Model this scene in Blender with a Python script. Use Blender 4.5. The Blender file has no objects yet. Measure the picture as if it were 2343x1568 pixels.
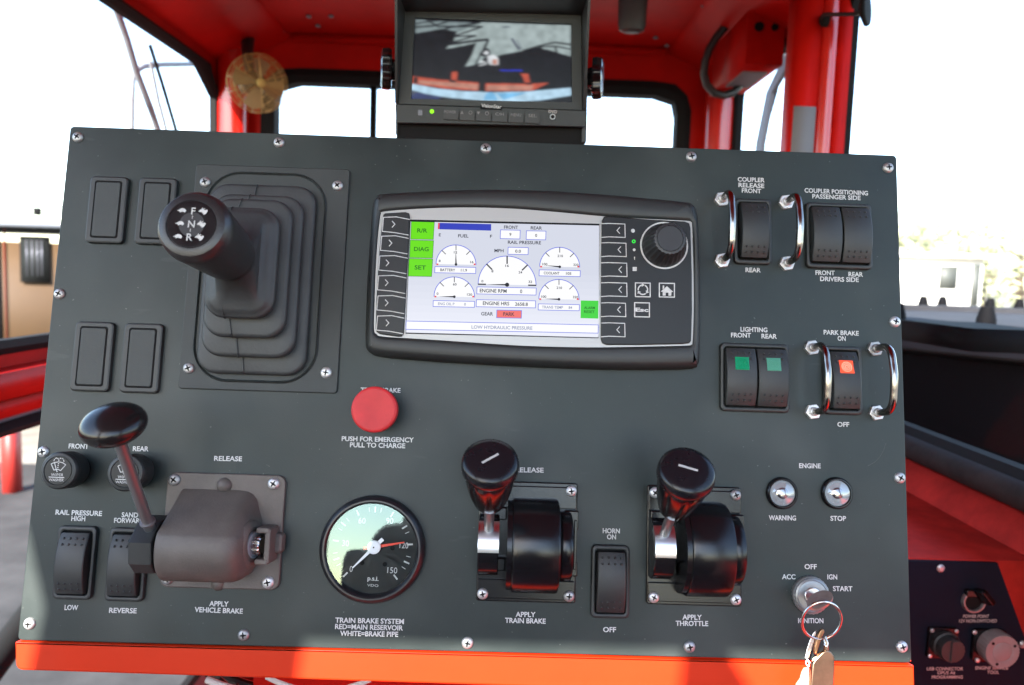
import bpy, bmesh, math, random
from mathutils import Vector, Matrix
random.seed(7)
PI = math.pi
rad = math.radians
S = bpy.context.scene
COL = S.collection

# ------------------------------------------------------------------ frames
TILT = rad(12.0)                       # console face leans back from vertical
O = Vector((0, 0, 1.2))
AU = Vector((1, 0, 0)); AV = Vector((0, math.sin(TILT), math.cos(TILT))); AN = Vector((0, -math.cos(TILT), math.sin(TILT)))
PANEL = Matrix(((AU.x, AV.x, AN.x, O.x), (AU.y, AV.y, AN.y, O.y), (AU.z, AV.z, AN.z, O.z), (0, 0, 0, 1)))
F_PX, CX, CY = 1750.0, 1171.0, 784.0   # measured in a 2342 px wide picture
CAM_UVN = (15.875, -30.594, 506.44)    # camera, mm, in the console frame
_u = (0.99939052, 0.03266367, 0.01231565); _v = (0.03099156, -0.99257566, 0.1176141); _n = (0.01606593, -0.11716074, -0.992983)
RIGHT = AU * _u[0] + AV * _v[0] + AN * _n[0]
DOWN = AU * _u[1] + AV * _v[1] + AN * _n[1]
FWD = AU * _u[2] + AV * _v[2] + AN * _n[2]
CAMP = O + (AU * CAM_UVN[0] + AV * CAM_UVN[1] + AN * CAM_UVN[2]) * 0.001

# ------------------------------------------------------------------ camera, world, sun, exposure
EV = 2.35
cd = bpy.data.cameras.new('camera'); cam = bpy.data.objects.new('camera', cd); COL.objects.link(cam)
_r = RIGHT.normalized(); _b = (-FWD).normalized(); _up = _b.cross(_r).normalized(); _r = _up.cross(_b)
cam.matrix_world = Matrix(((_r.x, _up.x, _b.x, CAMP.x), (_r.y, _up.y, _b.y, CAMP.y), (_r.z, _up.z, _b.z, CAMP.z), (0, 0, 0, 1)))
cd.sensor_width = 36.0; cd.lens = F_PX / 2342.0 * 36.0
cd.clip_start = 0.02; cd.clip_end = 2000
cd.dof.use_dof = True; cd.dof.focus_distance = 0.50; cd.dof.aperture_fstop = 9.0
S.camera = cam
SUN = Vector((-0.36, -0.76, 0.52)).normalized()
w = bpy.data.worlds.new('World'); S.world = w; w.use_nodes = True
nt = w.node_tree; nt.nodes.clear()
bg = nt.nodes.new('ShaderNodeBackground'); sky = nt.nodes.new('ShaderNodeTexSky'); wo = nt.nodes.new('ShaderNodeOutputWorld')
sky.sky_type = 'NISHITA'; sky.sun_disc = False
sky.sun_elevation = math.asin(SUN.z); sky.sun_rotation = math.atan2(SUN.x, SUN.y)
sky.air_density = 1.0; sky.dust_density = 0.6; sky.ozone_density = 1.0
bg.inputs['Strength'].default_value = 0.15
nt.links.new(sky.outputs[0], bg.inputs[0]); nt.links.new(bg.outputs[0], wo.inputs[0])
sl = bpy.data.lights.new('sun', 'SUN'); sl.energy = 5.0; sl.angle = rad(0.5); sl.color = (1.0, 0.95, 0.87)
so = bpy.data.objects.new('sun', sl); COL.objects.link(so)
so.rotation_euler = SUN.to_track_quat('Z', 'Y').to_euler(); so.location = (-4, -8, 7)
S.view_settings.view_transform = 'Standard'; S.view_settings.look = 'None'
S.view_settings.exposure = EV; S.view_settings.gamma = 1.0; S.view_settings.use_curve_mapping = False
S.render.engine = 'CYCLES'
S.cycles.use_denoising = True; S.cycles.max_bounces = 8; S.cycles.transparent_max_bounces = 12
S.cycles.caustics_reflective = False; S.cycles.caustics_refractive = False; S.cycles.sample_clamp_indirect = 6

# ------------------------------------------------------------------ pixel rays (measuring aids)
def ray(px, py):
    return RIGHT * ((px - CX) / F_PX) + DOWN * ((py - CY) / F_PX) + FWD
def on_plane(px, py, p0, nn):
    d = ray(px, py); return CAMP + d * ((p0 - CAMP).dot(nn) / d.dot(nn))
def pt(px, py, n=0.0):                 # -> console (u, v) in mm on the plane n mm proud of the face
    q = on_plane(px, py, O + AN * n * 0.001, AN) - O
    return Vector((q.dot(AU) * 1000, q.dot(AV) * 1000))
def yw(px, py, Y): return on_plane(px, py, Vector((0, Y, 0)), Vector((0, 1, 0)))
def xw(px, py, X): return on_plane(px, py, Vector((X, 0, 0)), Vector((1, 0, 0)))
def zw(px, py, Z): return on_plane(px, py, Vector((0, 0, Z)), Vector((0, 0, 1)))

# ------------------------------------------------------------------ materials
def srgb(c):
    return tuple((x / 255 / 12.92) if x / 255 <= 0.04045 else ((x / 255 + 0.055) / 1.055) ** 2.4 for x in c)
def mat(name, col, rough=0.5, metal=0.0, spec=0.5, bump=0.0, bscale=900.0, vary=0.0, vscale=8.0, rvary=0.0, coat=0.0, aniso=None):
    m = bpy.data.materials.new(name); m.use_nodes = True
    nt = m.node_tree; b = nt.nodes['Principled BSDF']
    b.inputs['Base Color'].default_value = (*col, 1); b.inputs['Roughness'].default_value = rough
    b.inputs['Metallic'].default_value = metal; b.inputs['Specular IOR Level'].default_value = spec
    if coat: b.inputs['Coat Weight'].default_value = coat; b.inputs['Coat Roughness'].default_value = 0.08
    tc = nt.nodes.new('ShaderNodeTexCoord')
    if bump:
        n = nt.nodes.new('ShaderNodeTexNoise'); n.inputs['Scale'].default_value = bscale; n.inputs['Detail'].default_value = 3
        bp = nt.nodes.new('ShaderNodeBump'); bp.inputs['Strength'].default_value = bump; bp.inputs['Distance'].default_value = 0.0004
        nt.links.new(tc.outputs['Object'], n.inputs['Vector']); nt.links.new(n.outputs['Fac'], bp.inputs['Height'])
        nt.links.new(bp.outputs['Normal'], b.inputs['Normal'])
    if vary or rvary:
        n = nt.nodes.new('ShaderNodeTexNoise'); n.inputs['Scale'].default_value = vscale; n.inputs['Detail'].default_value = 6; n.inputs['Roughness'].default_value = 0.65
        nt.links.new(tc.outputs['Object'], n.inputs['Vector'])
        if vary:
            r = nt.nodes.new('ShaderNodeMapRange'); r.inputs['From Min'].default_value = 0.3; r.inputs['From Max'].default_value = 0.7
            r.inputs['To Min'].default_value = 1 - vary; r.inputs['To Max'].default_value = 1 + vary
            mx = nt.nodes.new('ShaderNodeVectorMath'); mx.operation = 'SCALE'; mx.inputs[0].default_value = col
            nt.links.new(n.outputs['Fac'], r.inputs['Value']); nt.links.new(r.outputs[0], mx.inputs['Scale']); nt.links.new(mx.outputs[0], b.inputs['Base Color'])
        if rvary:
            r = nt.nodes.new('ShaderNodeMapRange'); r.inputs['From Min'].default_value = 0.3; r.inputs['From Max'].default_value = 0.7
            r.inputs['To Min'].default_value = rough - rvary; r.inputs['To Max'].default_value = rough + rvary
            nt.links.new(n.outputs['Fac'], r.inputs['Value']); nt.links.new(r.outputs[0], b.inputs['Roughness'])
    return m
def emit(name, rgb, k=1.0):
    m = bpy.data.materials.new(name); m.use_nodes = True; b = m.node_tree.nodes['Principled BSDF']
    c = srgb(rgb); b.inputs['Base Color'].default_value = (0.002, 0.002, 0.002, 1); b.inputs['Roughness'].default_value = 0.3
    b.inputs['Specular IOR Level'].default_value = 0.12
    b.inputs['Emission Color'].default_value = (*c, 1); b.inputs['Emission Strength'].default_value = k / 2 ** EV
    return m
def glass(name, gloss=0.05, tint=(1, 1, 1), rough=0.0, gtint=(1, 1, 1)):
    m = bpy.data.materials.new(name); m.use_nodes = True; nt = m.node_tree; nt.nodes.clear()
    t = nt.nodes.new('ShaderNodeBsdfTransparent'); t.inputs[0].default_value = (*tint, 1)
    g = nt.nodes.new('ShaderNodeBsdfGlossy'); g.inputs['Roughness'].default_value = rough; g.inputs[0].default_value = (*gtint, 1)
    mx = nt.nodes.new('ShaderNodeMixShader'); mx.inputs[0].default_value = gloss
    o = nt.nodes.new('ShaderNodeOutputMaterial')
    nt.links.new(t.outputs[0], mx.inputs[1]); nt.links.new(g.outputs[0], mx.inputs[2]); nt.links.new(mx.outputs[0], o.inputs[0])
    return m
M = {}
M['panel'] = mat('satin_black_panel', (0.0180, 0.0258, 0.0245), 0.43, spec=0.30, bump=0.14, bscale=1500, vary=0.28, vscale=7, rvary=0.09)
M['plastic'] = mat('black_plastic', (0.016, 0.0185, 0.0185), 0.5, bump=0.12, bscale=2200, vary=0.12, vscale=60)
M['plastic2'] = mat('dull_black_plastic', (0.020, 0.0245, 0.024), 0.58, bump=0.2, bscale=1800, vary=0.1, vscale=50)
M['rocker'] = mat('rocker_plastic', (0.018, 0.020, 0.020), 0.5, bump=0.2, bscale=2000, vary=0.12, vscale=90)
M['groove'] = mat('dark_groove', (0.004, 0.004, 0.004), 0.8, spec=.2)
M['rubber'] = mat('bellows_rubber', (0.029, 0.032, 0.033), 0.55, bump=0.3, bscale=500, vary=0.34, vscale=22)
M['gloss'] = mat('gloss_black_plastic', (0.008, 0.008, 0.009), 0.2, spec=0.34, rvary=0.05, vscale=40)
M['cast'] = mat('gloss_black_casting', (0.006, 0.006, 0.007), 0.2, spec=.4, bump=0.16, bscale=1700)
M['brown'] = mat('worn_brown_black_casting', (0.088, 0.073, 0.063), 0.55, bump=0.4, bscale=800, vary=0.3, vscale=25)
M['steel'] = mat('screw_steel', (0.60, 0.61, 0.60), 0.48, 0.75, vary=0.1, vscale=300)
_nt = M['steel'].node_tree; _oi = _nt.nodes.new('ShaderNodeObjectInfo'); _mr = _nt.nodes.new('ShaderNodeMapRange'); _mr.inputs['To Min'].default_value = .30; _mr.inputs['To Max'].default_value = .68
_cx = _nt.nodes.new('ShaderNodeCombineColor'); _nt.links.new(_oi.outputs['Random'], _mr.inputs['Value'])
for _i in range(3): _nt.links.new(_mr.outputs[0], _cx.inputs[_i])
_nt.links.new(_cx.outputs[0], _nt.nodes['Principled BSDF'].inputs['Base Color'])
M['chrome'] = mat('chrome', (0.58, 0.56, 0.54), 0.26, 1.0)
M['darkchrome'] = mat('polished_bar', (0.30, 0.28, 0.26), 0.2, 1.0, vary=0.2, vscale=60)
M['rod'] = mat('lever_rod_steel', (0.25, 0.25, 0.25), 0.42, 0.85)
M['alu'] = mat('machined_aluminium', (0.72, 0.72, 0.72), 0.28, 1.0)
M['brass'] = mat('tarnished_brass', (0.26, 0.18, 0.12), 0.30, 1.0, vary=0.25, vscale=60)
M['gold'] = mat('gold_fan_wire', (0.40, 0.26, 0.09), 0.42, 0.6)
M['cream'] = mat('cream_tag', (0.50, 0.44, 0.32), 0.5, vary=0.08, vscale=60)
M['red'] = mat('red_cab_paint', (0.42, 0.006, 0.003), 0.5, spec=0.12, vary=0.2, vscale=6, bump=0.15, bscale=60)
M['redgloss'] = mat('glossy_red_paint', (0.46, 0.008, 0.004), 0.22, spec=0.5, coat=0.5, vary=0.08, vscale=6)
M['orange'] = mat('orange_red_paint', (0.52, 0.025, 0.004), 0.38, spec=0.16, coat=0.05, vary=0.05, vscale=14, bump=0.05, bscale=300)
M['dustred'] = mat('dusty_red_paint', (0.48, 0.028, 0.02), 0.7, spec=0.1, vary=0.35, vscale=14)
M['button'] = mat('red_button', (0.50, 0.020, 0.024), 0.5, spec=.35, vary=0.14, vscale=60)
M['seal'] = mat('black_rubber_seal', (0.008, 0.008, 0.008), 0.85, spec=0.2)
M['ink'] = mat('white_engraving', (0.50, 0.50, 0.49), 0.6, vary=.22, vscale=500)
M['ink2'] = mat('worn_engraving', (0.42, 0.40, 0.38), 0.6)
M['silver'] = mat('silver_bezel', (0.36, 0.355, 0.34), 0.4, 0.3)
M['key'] = mat('key_nickel', (0.42, 0.40, 0.36), 0.42, 0.8, vary=0.2, vscale=80)
M['grey'] = mat('grey_plastic_cap', (0.20, 0.20, 0.20), 0.55, vary=0.1, vscale=40)
M['ignbody'] = mat('ignition_bezel', (0.26, 0.27, 0.27), 0.4, 0.6)
M['dial'] = mat('dial_black', (0.016, 0.020, 0.020), 0.6)
M['needle_w'] = mat('white_needle', (0.78, 0.80, 0.82), 0.5)
M['needle_r'] = mat('red_needle', (0.75, 0.05, 0.02), 0.4)
M['glass'] = glass('window_glass', 0.002)
M['gaugeglass'] = glass('gauge_glass', 0.10, (0.97, 1, 0.99), 0.0, (0.70, 0.96, 0.97))
M['lensglass'] = glass('lamp_lens', 0.16, (0.95, 0.95, 0.96), 0.03)
M['reflector'] = mat('lamp_reflector', (0.20, 0.20, 0.21), 0.3, 0.8)
M['greenlens'] = mat('green_lens', (0.005, 0.22, 0.10), 0.2)
M['greenlens2'] = mat('pale_green_lens', (0.06, 0.24, 0.16), 0.35)
M['redlamp'] = emit('lit_red_lens', (255, 90, 60), 1.5)
M['redlamp2'] = emit('lit_red_core', (255, 190, 170), 2.0)
M['led'] = emit('green_led', (150, 255, 40), 1.5)
M['led2'] = emit('green_status_light', (60, 240, 80), 1.2)
M['ground'] = mat('gravel_ground', (0.20, 0.18, 0.15), 0.9, vary=0.35, vscale=3)
M['floor'] = mat('cab_floor', (0.13, 0.13, 0.13), 0.7, vary=0.3, vscale=12)
M['tan'] = mat('tan_railcar_paint', (0.070, 0.036, 0.012), 0.6, vary=0.08, vscale=3)
M['roofgrey'] = mat('railcar_roof', (0.16, 0.17, 0.19), 0.6)
M['darkwin'] = mat('dark_window', (0.010, 0.012, 0.012), 0.6, spec=.1)
M['white'] = mat('white_render', (0.72, 0.70, 0.64), 0.8, vary=0.05, vscale=1)
M['leaf'] = mat('leaf_green', (0.34, 0.35, 0.20), 0.7)
M['bark'] = mat('bark', (0.12, 0.09, 0.06), 0.9)
M['drum'] = mat('black_machine_paint', (0.003, 0.003, 0.004), 0.8, spec=.1, bump=0.3, bscale=40)
M['drumrim'] = mat('worn_rim', (0.03, 0.03, 0.034), 0.85, spec=.15, vary=0.2, vscale=6)
M['railsteel'] = mat('rail_steel', (0.10, 0.10, 0.12), 0.4, 0.6)
M['cable'] = mat('black_cable', (0.012, 0.012, 0.012), 0.45)
M['greysteel'] = mat('grey_steel', (0.17, 0.18, 0.20), 0.6)
M['redpost'] = mat('red_post_paint', (0.30, 0.02, 0.015), 0.5)
M['seat'] = mat('seat_fabric', (0.035, 0.037, 0.038), 0.85, bump=0.2, bscale=300)

# ------------------------------------------------------------------ mesh builder (local millimetres)
def rr(w, h, r, seg=6, cx=0, cy=0):
    r = max(0.001, min(r, w / 2 - 1e-4, h / 2 - 1e-4)); out = []
    for qx, qy, a0 in ((1, 1, 0), (-1, 1, 90), (-1, -1, 180), (1, -1, 270)):
        for i in range(seg + 1):
            a = rad(a0 + 90 * i / seg)
            out.append((cx + qx * (w / 2 - r) + r * math.cos(a), cy + qy * (h / 2 - r) + r * math.sin(a)))
    return out
def circ(r, n=40, cx=0, cy=0): return [(cx + r * math.cos(2 * PI * i / n), cy + r * math.sin(2 * PI * i / n)) for i in range(n)]
class MB:
    def __init__(s): s.bm = bmesh.new(); s.X = Matrix.Identity(4); s.mi = 0
    def v(s, p): return s.bm.verts.new(s.X @ Vector(p))
    def face(s, vs):
        try:
            f = s.bm.faces.new(vs); f.material_index = s.mi; f.smooth = True; return f
        except ValueError: return None
    def loft(s, rings, c0=True, c1=True, closed=False):
        R = [[s.v(p) for p in r] for r in rings]; n = len(R[0]); k = len(R)
        for i in range(k if closed else k - 1):
            a, b = R[i], R[(i + 1) % k]
            for j in range(n): s.face((a[j], a[(j + 1) % n], b[(j + 1) % n], b[j]))
        if not closed:
            for cap in ((list(reversed(R[0])) if c0 else None), (R[-1] if c1 else None)):
                f = s.face(cap) if cap else None
                if f: f.smooth = False
        return s
    def poly(s, pts, z=0.0): s.face([s.v((p[0], p[1], z)) for p in pts]); return s
    def prism(s, pts, z0, z1, bev=0.0):
        if sum(pts[i][0] * pts[(i + 1) % len(pts)][1] - pts[(i + 1) % len(pts)][0] * pts[i][1] for i in range(len(pts))) < 0: pts = list(reversed(pts))
        rings = [[(x, y, z0) for x, y in pts], [(x, y, z1 - bev) for x, y in pts]]
        if bev:
            n = len(pts); ins = []
            for i in range(n):
                a, b, c = Vector(pts[i - 1]), Vector(pts[i]), Vector(pts[(i + 1) % n])
                e1 = (b - a).normalized() if (b - a).length > 1e-9 else Vector((1, 0)); e2 = (c - b).normalized() if (c - b).length > 1e-9 else e1
                nn = Vector((-e1.y - e2.y, e1.x + e2.x)); nn = nn.normalized() if nn.length > 1e-6 else Vector((-e1.y, e1.x))
                k = 1 / max(0.5, nn.dot(Vector((-e1.y, e1.x)))); ins.append((b + nn * bev * k))
            rings.append([(pts[i][0] * .3 + ins[i].x * .7 if 0 else (pts[i][0] + (ins[i].x - pts[i][0]) * .3), pts[i][1] + (ins[i].y - pts[i][1]) * .3, z1 - bev * .3) for i in range(n)])
            rings.append([(q.x, q.y, z1) for q in ins])
        return s.loft(rings)
    def plate(s, w, h, r, z0, z1, bev=0.8, cx=0, cy=0, seg=6):
        P = lambda d, z: [(x, y, z) for x, y in rr(w - 2 * d, h - 2 * d, max(r - d, 0.2), seg, cx, cy)]
        return s.loft([P(0, z0), P(0, z1 - bev), P(bev * .3, z1 - bev * .3), P(bev, z1)])
    def ringplate(s, outer, inner, z0, z1, bev=0.0):
        A = lambda pts, z: [(x, y, z) for x, y in pts]
        return s.loft([A(outer, z0), A(outer, z1), A(inner, z1), A(inner, z0)], closed=True)
    def box(s, x0, x1, y0, y1, z0, z1):
        return s.loft([[(x0, y0, z0), (x1, y0, z0), (x1, y1, z0), (x0, y1, z0)], [(x0, y0, z1), (x1, y0, z1), (x1, y1, z1), (x0, y1, z1)]])
    def lathe(s, prof, n=40, o=(0, 0, 0), ax=(0, 0, 1), scal=None, caps=True):
        ax = Vector(ax).normalized(); q = Vector((0, 0, 1)).rotation_difference(ax).to_matrix(); o = Vector(o)
        rings = []
        for r, z in prof:
            ring = []
            for i in range(n):
                a = 2 * PI * i / n; k = scal(a, z) if scal else 1
                ring.append(tuple(o + q @ Vector((max(r, 0.001) * k * math.cos(a), max(r, 0.001) * k * math.sin(a), z))))
            rings.append(ring)
        return s.loft(rings, caps, caps)
    def tube(s, pts, r, n=10, closed=False):
        pts = [Vector(p) for p in pts]; k = len(pts); rings = []; up = None
        for i, p in enumerate(pts):
            a = pts[(i - 1) % k] if (closed or i) else p; b = pts[(i + 1) % k] if (closed or i < k - 1) else p
            t = (b - a).normalized()
            if up is None: up = t.orthogonal().normalized()
            up = (up - t * up.dot(t)).normalized(); sd = t.cross(up)
            rr_ = r[i] if isinstance(r, (list, tuple)) else r
            rings.append([tuple(p + up * rr_ * math.cos(2 * PI * j / n) + sd * rr_ * math.sin(2 * PI * j / n)) for j in range(n)])
        return s.loft(rings, closed=closed)
    def ball(s, c, r, n=10, m=6, half=False):
        c = Vector(c); prof = []
        for i in range(m + 1):
            a = -PI / 2 + PI * i / m if not half else PI / 2 * i / m
            prof.append((r * math.cos(a), r * math.sin(a)))
        return s.lathe(prof, n, c)
    def extr_u(s, prof, u0, u1, cap=True):      # profile of (v, n) swept along u
        a = sum(prof[i][0] * prof[(i + 1) % len(prof)][1] - prof[(i + 1) % len(prof)][0] * prof[i][1] for i in range(len(prof)))
        if a < 0: prof = list(reversed(prof))
        return s.loft([[(u0, p[0], p[1]) for p in prof], [(u1, p[0], p[1]) for p in prof]])
    def strip(s, pts, w, z, closed=False):        # flat stroke along a 2D line
        n = len(pts); pts = [Vector(p) for p in pts]
        for i in range(n if closed else n - 1):
            a, b = pts[i], pts[(i + 1) % n]; d = b - a
            if d.length < 1e-6: continue
            d.normalize(); nn = Vector((-d.y, d.x)) * w / 2; e = d * w / 2 * (0.6)
            s.poly([a - nn - e, b - nn + e, b + nn + e, a + nn - e], z + (i % 7) * 0.002)
        return s
    def text(s, body, x, y, h, z=0.1, width=None, bold=0.02, align='C', ang=0.0, spacing=1.0):
        vs, fs, W = glyphs(body, bold, spacing); k = h; kx = (width / W) if width else h
        ox = {'C': -W * kx / 2, 'L': 0, 'R': -W * kx}[align]; c, sn = math.cos(ang), math.sin(ang)
        V = []
        for (a, b) in vs:
            X, Y = a * kx + ox, (b - 0.5) * k
            V.append(s.v((x + X * c - Y * sn, y + X * sn + Y * c, z)))
        for f in fs: s.face([V[i] for i in f])
        return s
    def build(s, name, mats, parent=None, mx=None, sharp=35, sc=0.001, recalc=True):
        if recalc: bmesh.ops.recalc_face_normals(s.bm, faces=s.bm.faces[:])
        for v in s.bm.verts: v.co *= sc
        me = bpy.data.meshes.new(name); s.bm.to_mesh(me); flat = [f.index for f in s.bm.faces if not f.smooth]; s.bm.free()
        for m in (mats if isinstance(mats, (list, tuple)) else [mats]): me.materials.append(M[m] if isinstance(m, str) else m)
        me.set_sharp_from_angle(angle=rad(sharp))
        for i in flat: me.polygons[i].use_smooth = False
        o = bpy.data.objects.new(name, me); COL.objects.link(o)
        if parent: o.parent = parent
        if mx is not None: o.matrix_local = mx
        return o
_G = {}
def glyphs(body, bold, spacing):
    k = (body, bold, spacing)
    if k in _G: return _G[k]
    c = bpy.data.curves.new('t', 'FONT'); c.body = body; c.size = 1; c.offset = bold; c.resolution_u = 3; c.space_character = spacing
    o = bpy.data.objects.new('t', c); COL.objects.link(o); me = bpy.data.meshes.new_from_object(o)
    vs = [(v.co.x, v.co.y) for v in me.vertices]; fs = [list(p.vertices) for p in me.polygons]
    bpy.data.objects.remove(o); bpy.data.meshes.remove(me); bpy.data.curves.remove(c)
    cap = 0.727; x0 = min(v[0] for v in vs); x1 = max(v[0] for v in vs)
    _G[k] = ([((a - x0) / cap, b / cap) for a, b in vs], fs, (x1 - x0) / cap)
    return _G[k]
def tag(o, label, cat, group=None, kind=None):
    if label: o['label'] = label
    if cat: o['category'] = cat
    if group: o['group'] = group
    if kind: o['kind'] = kind
    return o
def empty(name, mx, label=None, cat=None, group=None):
    o = bpy.data.objects.new(name, None); COL.objects.link(o); o.empty_display_size = 0.02; o.matrix_world = mx
    return tag(o, label, cat, group)
def pthing(name, uv, label, cat, group=None, n=0.0):       # a thing mounted on the console face
    return empty(name, PANEL @ Matrix.Translation((uv[0] * .001, uv[1] * .001, n * .001)), label, cat, group)
def wthing(name, p, label, cat, group=None): return empty(name, Matrix.Translation(p), label, cat, group)
def copy_tree(o, parent=None):
    c = o.copy(); COL.objects.link(c)
    if parent: c.parent = parent
    for ch in list(o.children): copy_tree(ch, c)
    return c
def pcopy(o, uv, label, group=None, n=0.0):
    c = copy_tree(o); c.matrix_world = PANEL @ Matrix.Translation((uv[0] * .001, uv[1] * .001, n * .001)); c['label'] = label
    if group: c['group'] = group
    return c
def quad(c, n):                                             # pixel corners TL TR BR BL -> centre, width, height
    p = [pt(x, y, n) for x, y in c]
    return (p[0] + p[1] + p[2] + p[3]) / 4, ((p[1] - p[0]).length + (p[2] - p[3]).length) / 2, ((p[0] - p[3]).length + (p[1] - p[2]).length) / 2
def wmesh(name, mb, mats, parent=None, **k):                # world-metre meshes whose parent sits at its own place
    o = mb.build(name, mats, None, sc=1.0, **k)
    if parent: o.parent = parent; o.matrix_parent_inverse = parent.matrix_world.inverted()
    return o
bpy.context.view_layer.update()

# ================================================================== SETTING
XL = yw(512, 240, 1.40).x; XR = yw(1668, 290, 1.40).x; YF = 1.40; YR = -1.05
ZTOP = 1.79; ZROOF = yw(800, 88, YF).z; ZFLOOR = 0.15
g = MB(); N = 40
g.poly([(-400, -400), (400, -400), (400, 400), (-400, 400)], -0.95); go = wmesh('ground', g, 'ground'); tag(go, 'pale gravel ground outside the cab', 'ground', kind='structure')
g = MB(); g.poly([(-14, -6), (-1.2, -6), (-1.2, 7.6), (-14, 7.6)], -0.944); go = wmesh('track_bed', g, mat('dark_track_bed', (0.028, 0.026, 0.025), 0.95, vary=.6, vscale=2.5)); tag(go, 'dark oily track bed left of the cab', 'track bed', kind='structure')

# ---- the cab: one thing, its walls, seals and panes are parts
cab = wthing('vehicle_cab', Vector((0, 0.2, ZFLOOR)), 'red painted cab with black sealed windows around the console', 'cab')
def ring_pts(hw, hh, r, cx, cy, angs, c0):
    out = []; poly = rr(2 * hw, 2 * hh, r, 10, cx, cy); n = len(poly)
    for a in angs:
        d = Vector((math.cos(a), math.sin(a))); best = None
        for i in range(n):
            p, q = Vector(poly[i]), Vector(poly[(i + 1) % n]); e = q - p
            den = d.x * e.y - d.y * e.x
            if abs(den) < 1e-12: continue
            w_ = p - c0; t = (w_.x * e.y - w_.y * e.x) / den; u_ = (w_.x * d.y - w_.y * d.x) / den
            if t > 0 and -1e-6 <= u_ <= 1 + 1e-6 and (best is None or t > best): best = t
        out.append(c0 + d * best)
    return out
def wall_with_hole(outer, hole, r, plane, at, thick, seal_w=0.03, seal_name='window_seal', mat_='red', name='wall_panel', pane=True):
    """outer/hole: (a0,a1,b0,b1) in the wall's own two axes; plane 'x' -> axes (y,z); plane 'y' -> axes (x,z)"""
    (a0, a1, b0, b1), (h0, h1, k0, k1) = outer, hole
    c0 = Vector(((h0 + h1) / 2, (k0 + k1) / 2))
    angs = [2 * PI * i / 96 for i in range(96)]
    for A in (a0, a1):
        for B in (b0, b1): angs.append(math.atan2(B - c0.y, A - c0.x) % (2 * PI))
    angs = sorted(set(round(a, 6) for a in angs))
    out = ring_pts((a1 - a0) / 2, (b1 - b0) / 2, 0.0005, (a0 + a1) / 2, (b0 + b1) / 2, angs, c0)
    inn = ring_pts((h1 - h0) / 2, (k1 - k0) / 2, r, c0.x, c0.y, angs, c0)
    inn2 = ring_pts((h1 - h0) / 2 - seal_w, (k1 - k0) / 2 - seal_w, max(r - seal_w, .01), c0.x, c0.y, angs, c0)
    T = (lambda p, d: (at + d, p[0], p[1])) if plane == 'x' else (lambda p, d: (p[0], at + d, p[1]))
    sg = -1 if ((plane == 'x' and at > 0) or plane == 'y' and at > 0) else 1      # toward the cab's inside
    m = MB(); m.loft([[T(p, 0) for p in out], [T(p, 0) for p in inn], [T(p, -sg * thick) for p in inn], [T(p, -sg * thick) for p in out]], closed=True)
    wmesh(name, m, mat_, cab)
    m = MB(); m.loft([[T(p, sg * .004) for p in inn], [T(p, sg * .012) for p in [(a * .5 + b * .5) for a, b in zip(inn, inn2)]], [T(p, sg * .004) for p in inn2], [T(p, -sg * thick * .8) for p in inn2], [T(p, -sg * thick * .8) for p in inn]], closed=True)
    wmesh(seal_name, m, 'seal', cab)
    if pane:
        m = MB(); m.face([m.v(T(p, -sg * thick * .5)) for p in inn2]); wmesh('glass_pane', m, 'glass', cab)
# front wall and its wide window
fa, fb = yw(597, 190, YF).x, yw(1584, 190, YF).x
wall_with_hole((XL, XR, 0.9, ZROOF), (fa, fb, 1.18, yw(1100, 172, YF).z), 0.07, 'y', YF, 0.05, 0.034, name='front_wall')
m = MB(); px = yw(851, 240, YF).x; m.box(px - .007, px + .007, YF + .01, YF + .03, 1.2, yw(1100, 195, YF).z); wmesh('window_post', m, 'seal', cab)
m = MB(); m.box(XL, XR, YF, YF + .05, ZFLOOR, 0.9); wmesh('front_lower_wall', m, 'red', cab)
# left wall: tall window over a red rail, glazed lower door
def back_x(px, py, X):
    q = O + AU * (pt(px, py).x * .001) + AV * (pt(px, py).y * .001); return q + SUN * ((X - q.x) / SUN.x)
YLN = back_x(112, 1350, XL - .010).y - .020
zs = xw(0, 812, XL).z; zr = xw(0, 968, XL).z
yl1 = xw(497, 230, XL).y
wall_with_hole((YR, YF, (zs + zr) / 2, ZROOF), (YLN, yl1 + .0, zs, xw(470, 138, XL).z), 0.06, 'x', XL, 0.014, 0.020, name='left_wall')
wall_with_hole((YR, YF, ZFLOOR, (zs + zr) / 2), (-0.90, yl1 + .0, 0.3, zr), 0.05, 'x', XL, 0.014, 0.020, name='left_door_wall', mat_='greysteel')
m = MB(); m.box(XL - .052, XL + .035, YR + .1, YF - .002, zs - .055, zs - .018); m.box(XL - .052, XL + .022, YR + .1, YF - .002, zr + .012, zs - .06); wmesh('left_rail', m, 'red', cab)
# right wall: small forward window, pillar, large rear window
zt = xw(1750, 148, XR).z; yA, yB = xw(1690, 250, XR).y, xw(1818, 250, XR).y; yC = xw(1938, 250, XR).y
ztube = xw(2216, 1072, XR).z
wall_with_hole((yB - .045, YF, 0.9, ZROOF), (yB + .01, yA + .02, 1.14, zt + .02), 0.06, 'x', XR, 0.014, 0.020, name='right_front_wall')
wall_with_hole((YR, yB - .0455, ztube, ZROOF), (-0.90, yC + .025, ztube + .003, xw(1950, -60, XR).z), 0.06, 'x', XR, 0.014, 0.020, name='right_wall')
XW = XR + .05
m = MB(); m.box(XW, XW + .012, YR, YF, ZFLOOR, ztube - .021); wmesh('right_lower_wall', m, 'red', cab)
m = MB(); m.box(XR, XW + .013, YR, YF, ztube - .020, ztube - .018); wmesh('sill_cap', m, 'groove', cab)
m = MB(); m.box(XR, XR + .05, yB - .045, YF, ztube, .9 - .001); wmesh('right_corner_wall', m, 'red', cab)
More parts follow.
